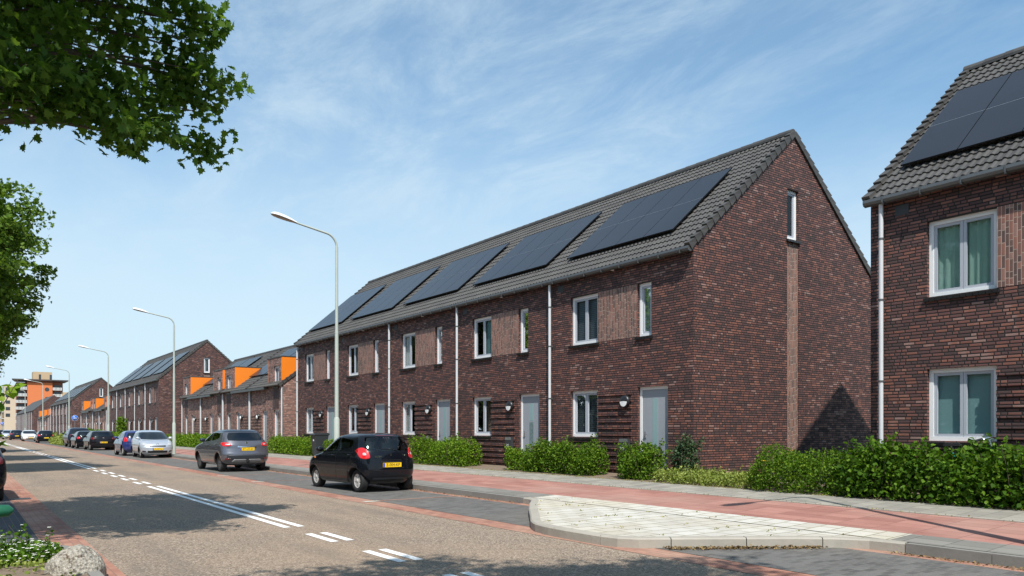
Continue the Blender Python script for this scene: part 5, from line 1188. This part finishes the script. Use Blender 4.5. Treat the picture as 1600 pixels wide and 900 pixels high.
# wheelie bin
root = empty('wheelie_bin', (13.75, 34.25, gz(13.75)))
b = MB(); b.add([(-.24, -.22, .08), (.24, -.22, .08), (.24, .22, .08), (-.24, .22, .08), (-.33, -.29, 1.0), (.33, -.29, 1.0), (.33, .29, 1.0), (-.33, .29, 1.0)], [(0, 1, 2, 3), (4, 5, 6, 7), (0, 1, 5, 4), (1, 2, 6, 5), (2, 3, 7, 6), (3, 0, 4, 7)], 'bin'); b.build('bin_body', root)
b = MB(); b.prism([(-.37, 1.0), (.36, 1.0), (.38, 1.05), (.3, 1.10), (-.34, 1.07)], -.31, .31, 'bin', 'xz'); b.build('lid', root)
for y in (-.24, .24):
    b = MB(); b.lathe([(.001, -.03), (.1, -.03), (.1, .03), (.001, .03)], 'tyre', 16, 'y', (.24, y, .1)); b.build('wheel', root)
b = MB(); b.box(-.31, -.30, -.08, .03, .72, .82, 'numwhite'); b.build('sticker', root)
tag(root, 'dark grey wheelie bin between two bright hedges at the end of the main row', 'bin')
# bicycle behind the long hedge
root = empty('bicycle', (14.5, 5.62, .36), R(-68))
for x in (-.02, -1.08):
    b = MB(); b.lathe([(.325, -.018), (.345, -.012), (.345, .012), (.325, .018), (.318, 0), (.325, -.018)], 'tyre', 32, 'y', (x, 0, .345)); w = b.build('wheel', root)
    b = MB()
    for k in range(16):
        t = k * math.pi / 8; b.tube([(x, .02, .345), (x + .32 * math.cos(t), 0, .345 + .32 * math.sin(t))], .002, 'steel', 3, False, False)
    b.build('spokes', w)
b = MB()
for p in ([(-.02, 0, .345), (-.17, 0, .80), (-.2, 0, .92)], [(-.17, 0, .74), (-.62, 0, .32), (-.78, 0, .80)], [(-.18, 0, .80), (-.74, 0, .66)], [(-1.08, 0, .345), (-.62, 0, .32)], [(-1.08, 0, .345), (-.75, 0, .70)]): b.tube(p, .018, 'teal', 8)
b.build('frame', root)
b = MB(); b.tube([(-.2, 0, .90), (-.22, 0, 1.03), (-.14, 0, 1.07)], .014, 'chrome', 8); b.tube([(-.40, -.29, 1.02), (-.25, -.27, 1.07), (-.15, -.1, 1.07), (-.14, 0, 1.07), (-.15, .1, 1.07), (-.25, .27, 1.07), (-.40, .29, 1.02)], .012, 'chrome', 8); b.build('handlebar', root)
for y in (-.29, .29):
    b = MB(); b.tube([(-.33, y * .97, 1.045), (-.44, y * 1.02, 1.01)], .018, 'black', 8); b.build('grip', root)
b = MB(); b.tube([(-.78, 0, .8), (-.80, 0, .92)], .012, 'chrome', 8); b.prism([(-.93, .92), (-.9, .98), (-.68, .965), (-.64, .94), (-.7, .92)], -.07, .07, 'black', 'xz'); b.build('saddle', root)
tag(root, 'teal bicycle with chrome handlebar parked behind the long hedge', 'bicycle')
# green tubular rail end at the left edge
root = empty('barrier', (-.4, 6.25, .1))
b = MB(); b.tube([(-1.3, 0, .0), (-1.3, 0, .78), (-1.22, 0, .88), (-1.1, 0, .91), (.62, 0, .915), (.69, 0, .915), (.715, 0, .915)], [.045, .045, .045, .045, .045, .04, .015], 'green_rail', 14); b.build('rail', root)
b = MB(); b.tube([(.1, 0, 0), (.1, 0, .9)], .04, 'green_rail', 12); b.build('post', root)
tag(root, 'dark green round metal rail whose end sticks in at the left edge', 'barrier')

# unseen dark foliage across the street, added only to darken reflections
r = np.random.default_rng(99); P = np.column_stack([r.uniform(-14, -10, 20000), r.uniform(-25, 130, 20000), r.uniform(.0, 1, 20000) ** .8 * 7.5])
P[:, 2] *= .75 + .25 * np.sin(P[:, 1] * .7)
o = leaves('reflection_belt', P, .75, 'leaf_reflect', 'oval', .3, None, 5); tag(o, 'added belt of near black foliage across the street, unseen, to darken reflections', 'trees', kind='stuff')

# leaf litter and joint weeds
r = np.random.default_rng(5)
M['litter'] = leaf_mat('dry_leaves', (.10, .06, .03), (.20, .13, .06), (.30, .22, .10), .1); M['weed'] = leaf_mat('joint_weeds', (.14, .16, .03), (.26, .24, .05), (.36, .30, .08), .3)
t_ = r.uniform(0, 1, 900); P = np.column_stack([7.5 + 1.7 * t_ + r.normal(size=900) * .03, 6.93 - 1.12 * t_ - np.abs(r.normal(size=900)) * .07, np.full(900, .014) + r.uniform(0, .02, 900)])
Q = np.column_stack([9.62 - np.abs(r.normal(size=700)) * .05, r.uniform(-1, 5, 700), np.full(700, .014)]); Q2 = np.column_stack([9.62 - np.abs(r.normal(size=900)) * .05, r.uniform(13, 30, 900), np.full(900, .014)])
o = leaves('leaf_litter', np.concatenate([P, Q, Q2]), .035, 'litter', 'oval', 1.5, None, 6); tag(o, 'dry brown leaf litter lying along the foot of the kerb', 'leaf litter', kind='stuff')
W_ = []
for k in range(70):
    x = r.choice(np.arange(7.4, 10.4, .5)) + (0 if r.random() < .5 else r.uniform(0, .5)); y = round(r.uniform(5.6, 12.2) / .3) * .3
    if y < 5.3 or (x < 9.6 and (y > 9.3 + (x - 7.2) * 1.25 or y < 7.1 - (x - 7.4) * .72)): continue
    for q in range(r.integers(3, 9)): W_.append((x + r.normal() * .05, y + r.normal() * .012, .138 + .044 * max(0, x - 9.65) + r.uniform(0, .015)))
for k in range(500):
    x = 12.26 + r.normal() * .02; y = r.uniform(2, 30); W_.append((x, y, gz(12.3) + .015))
for k in range(1600):
    x = 13.5 + abs(r.normal()) * .06 - .05; y = r.uniform(2, 30); W_.append((x, y, gz(x) + .01))
o = leaves('weeds', np.array(W_), .026, 'weed', 'oval', .6, None, 7); tag(o, 'small yellow green weeds in the paving joints and along the hedge foot', 'weeds', kind='stuff')

P = np.column_stack([r.uniform(-1.2, 1.0, 1500), r.uniform(7.7, 9.8, 1500), np.full(1500, .11)]); P[:, 2] += r.uniform(0, .07, 1500); P = P[np.sin(P[:, 0] * 7 + P[:, 1] * 5) + r.normal(size=1500) * .5 > .2]
o = leaves('weeds', P, .05, 'leaf_cover', 'oval', .5, None, 17); tag(o, 'patchy weeds on the bare soil left of the boulder', 'weeds', kind='stuff')
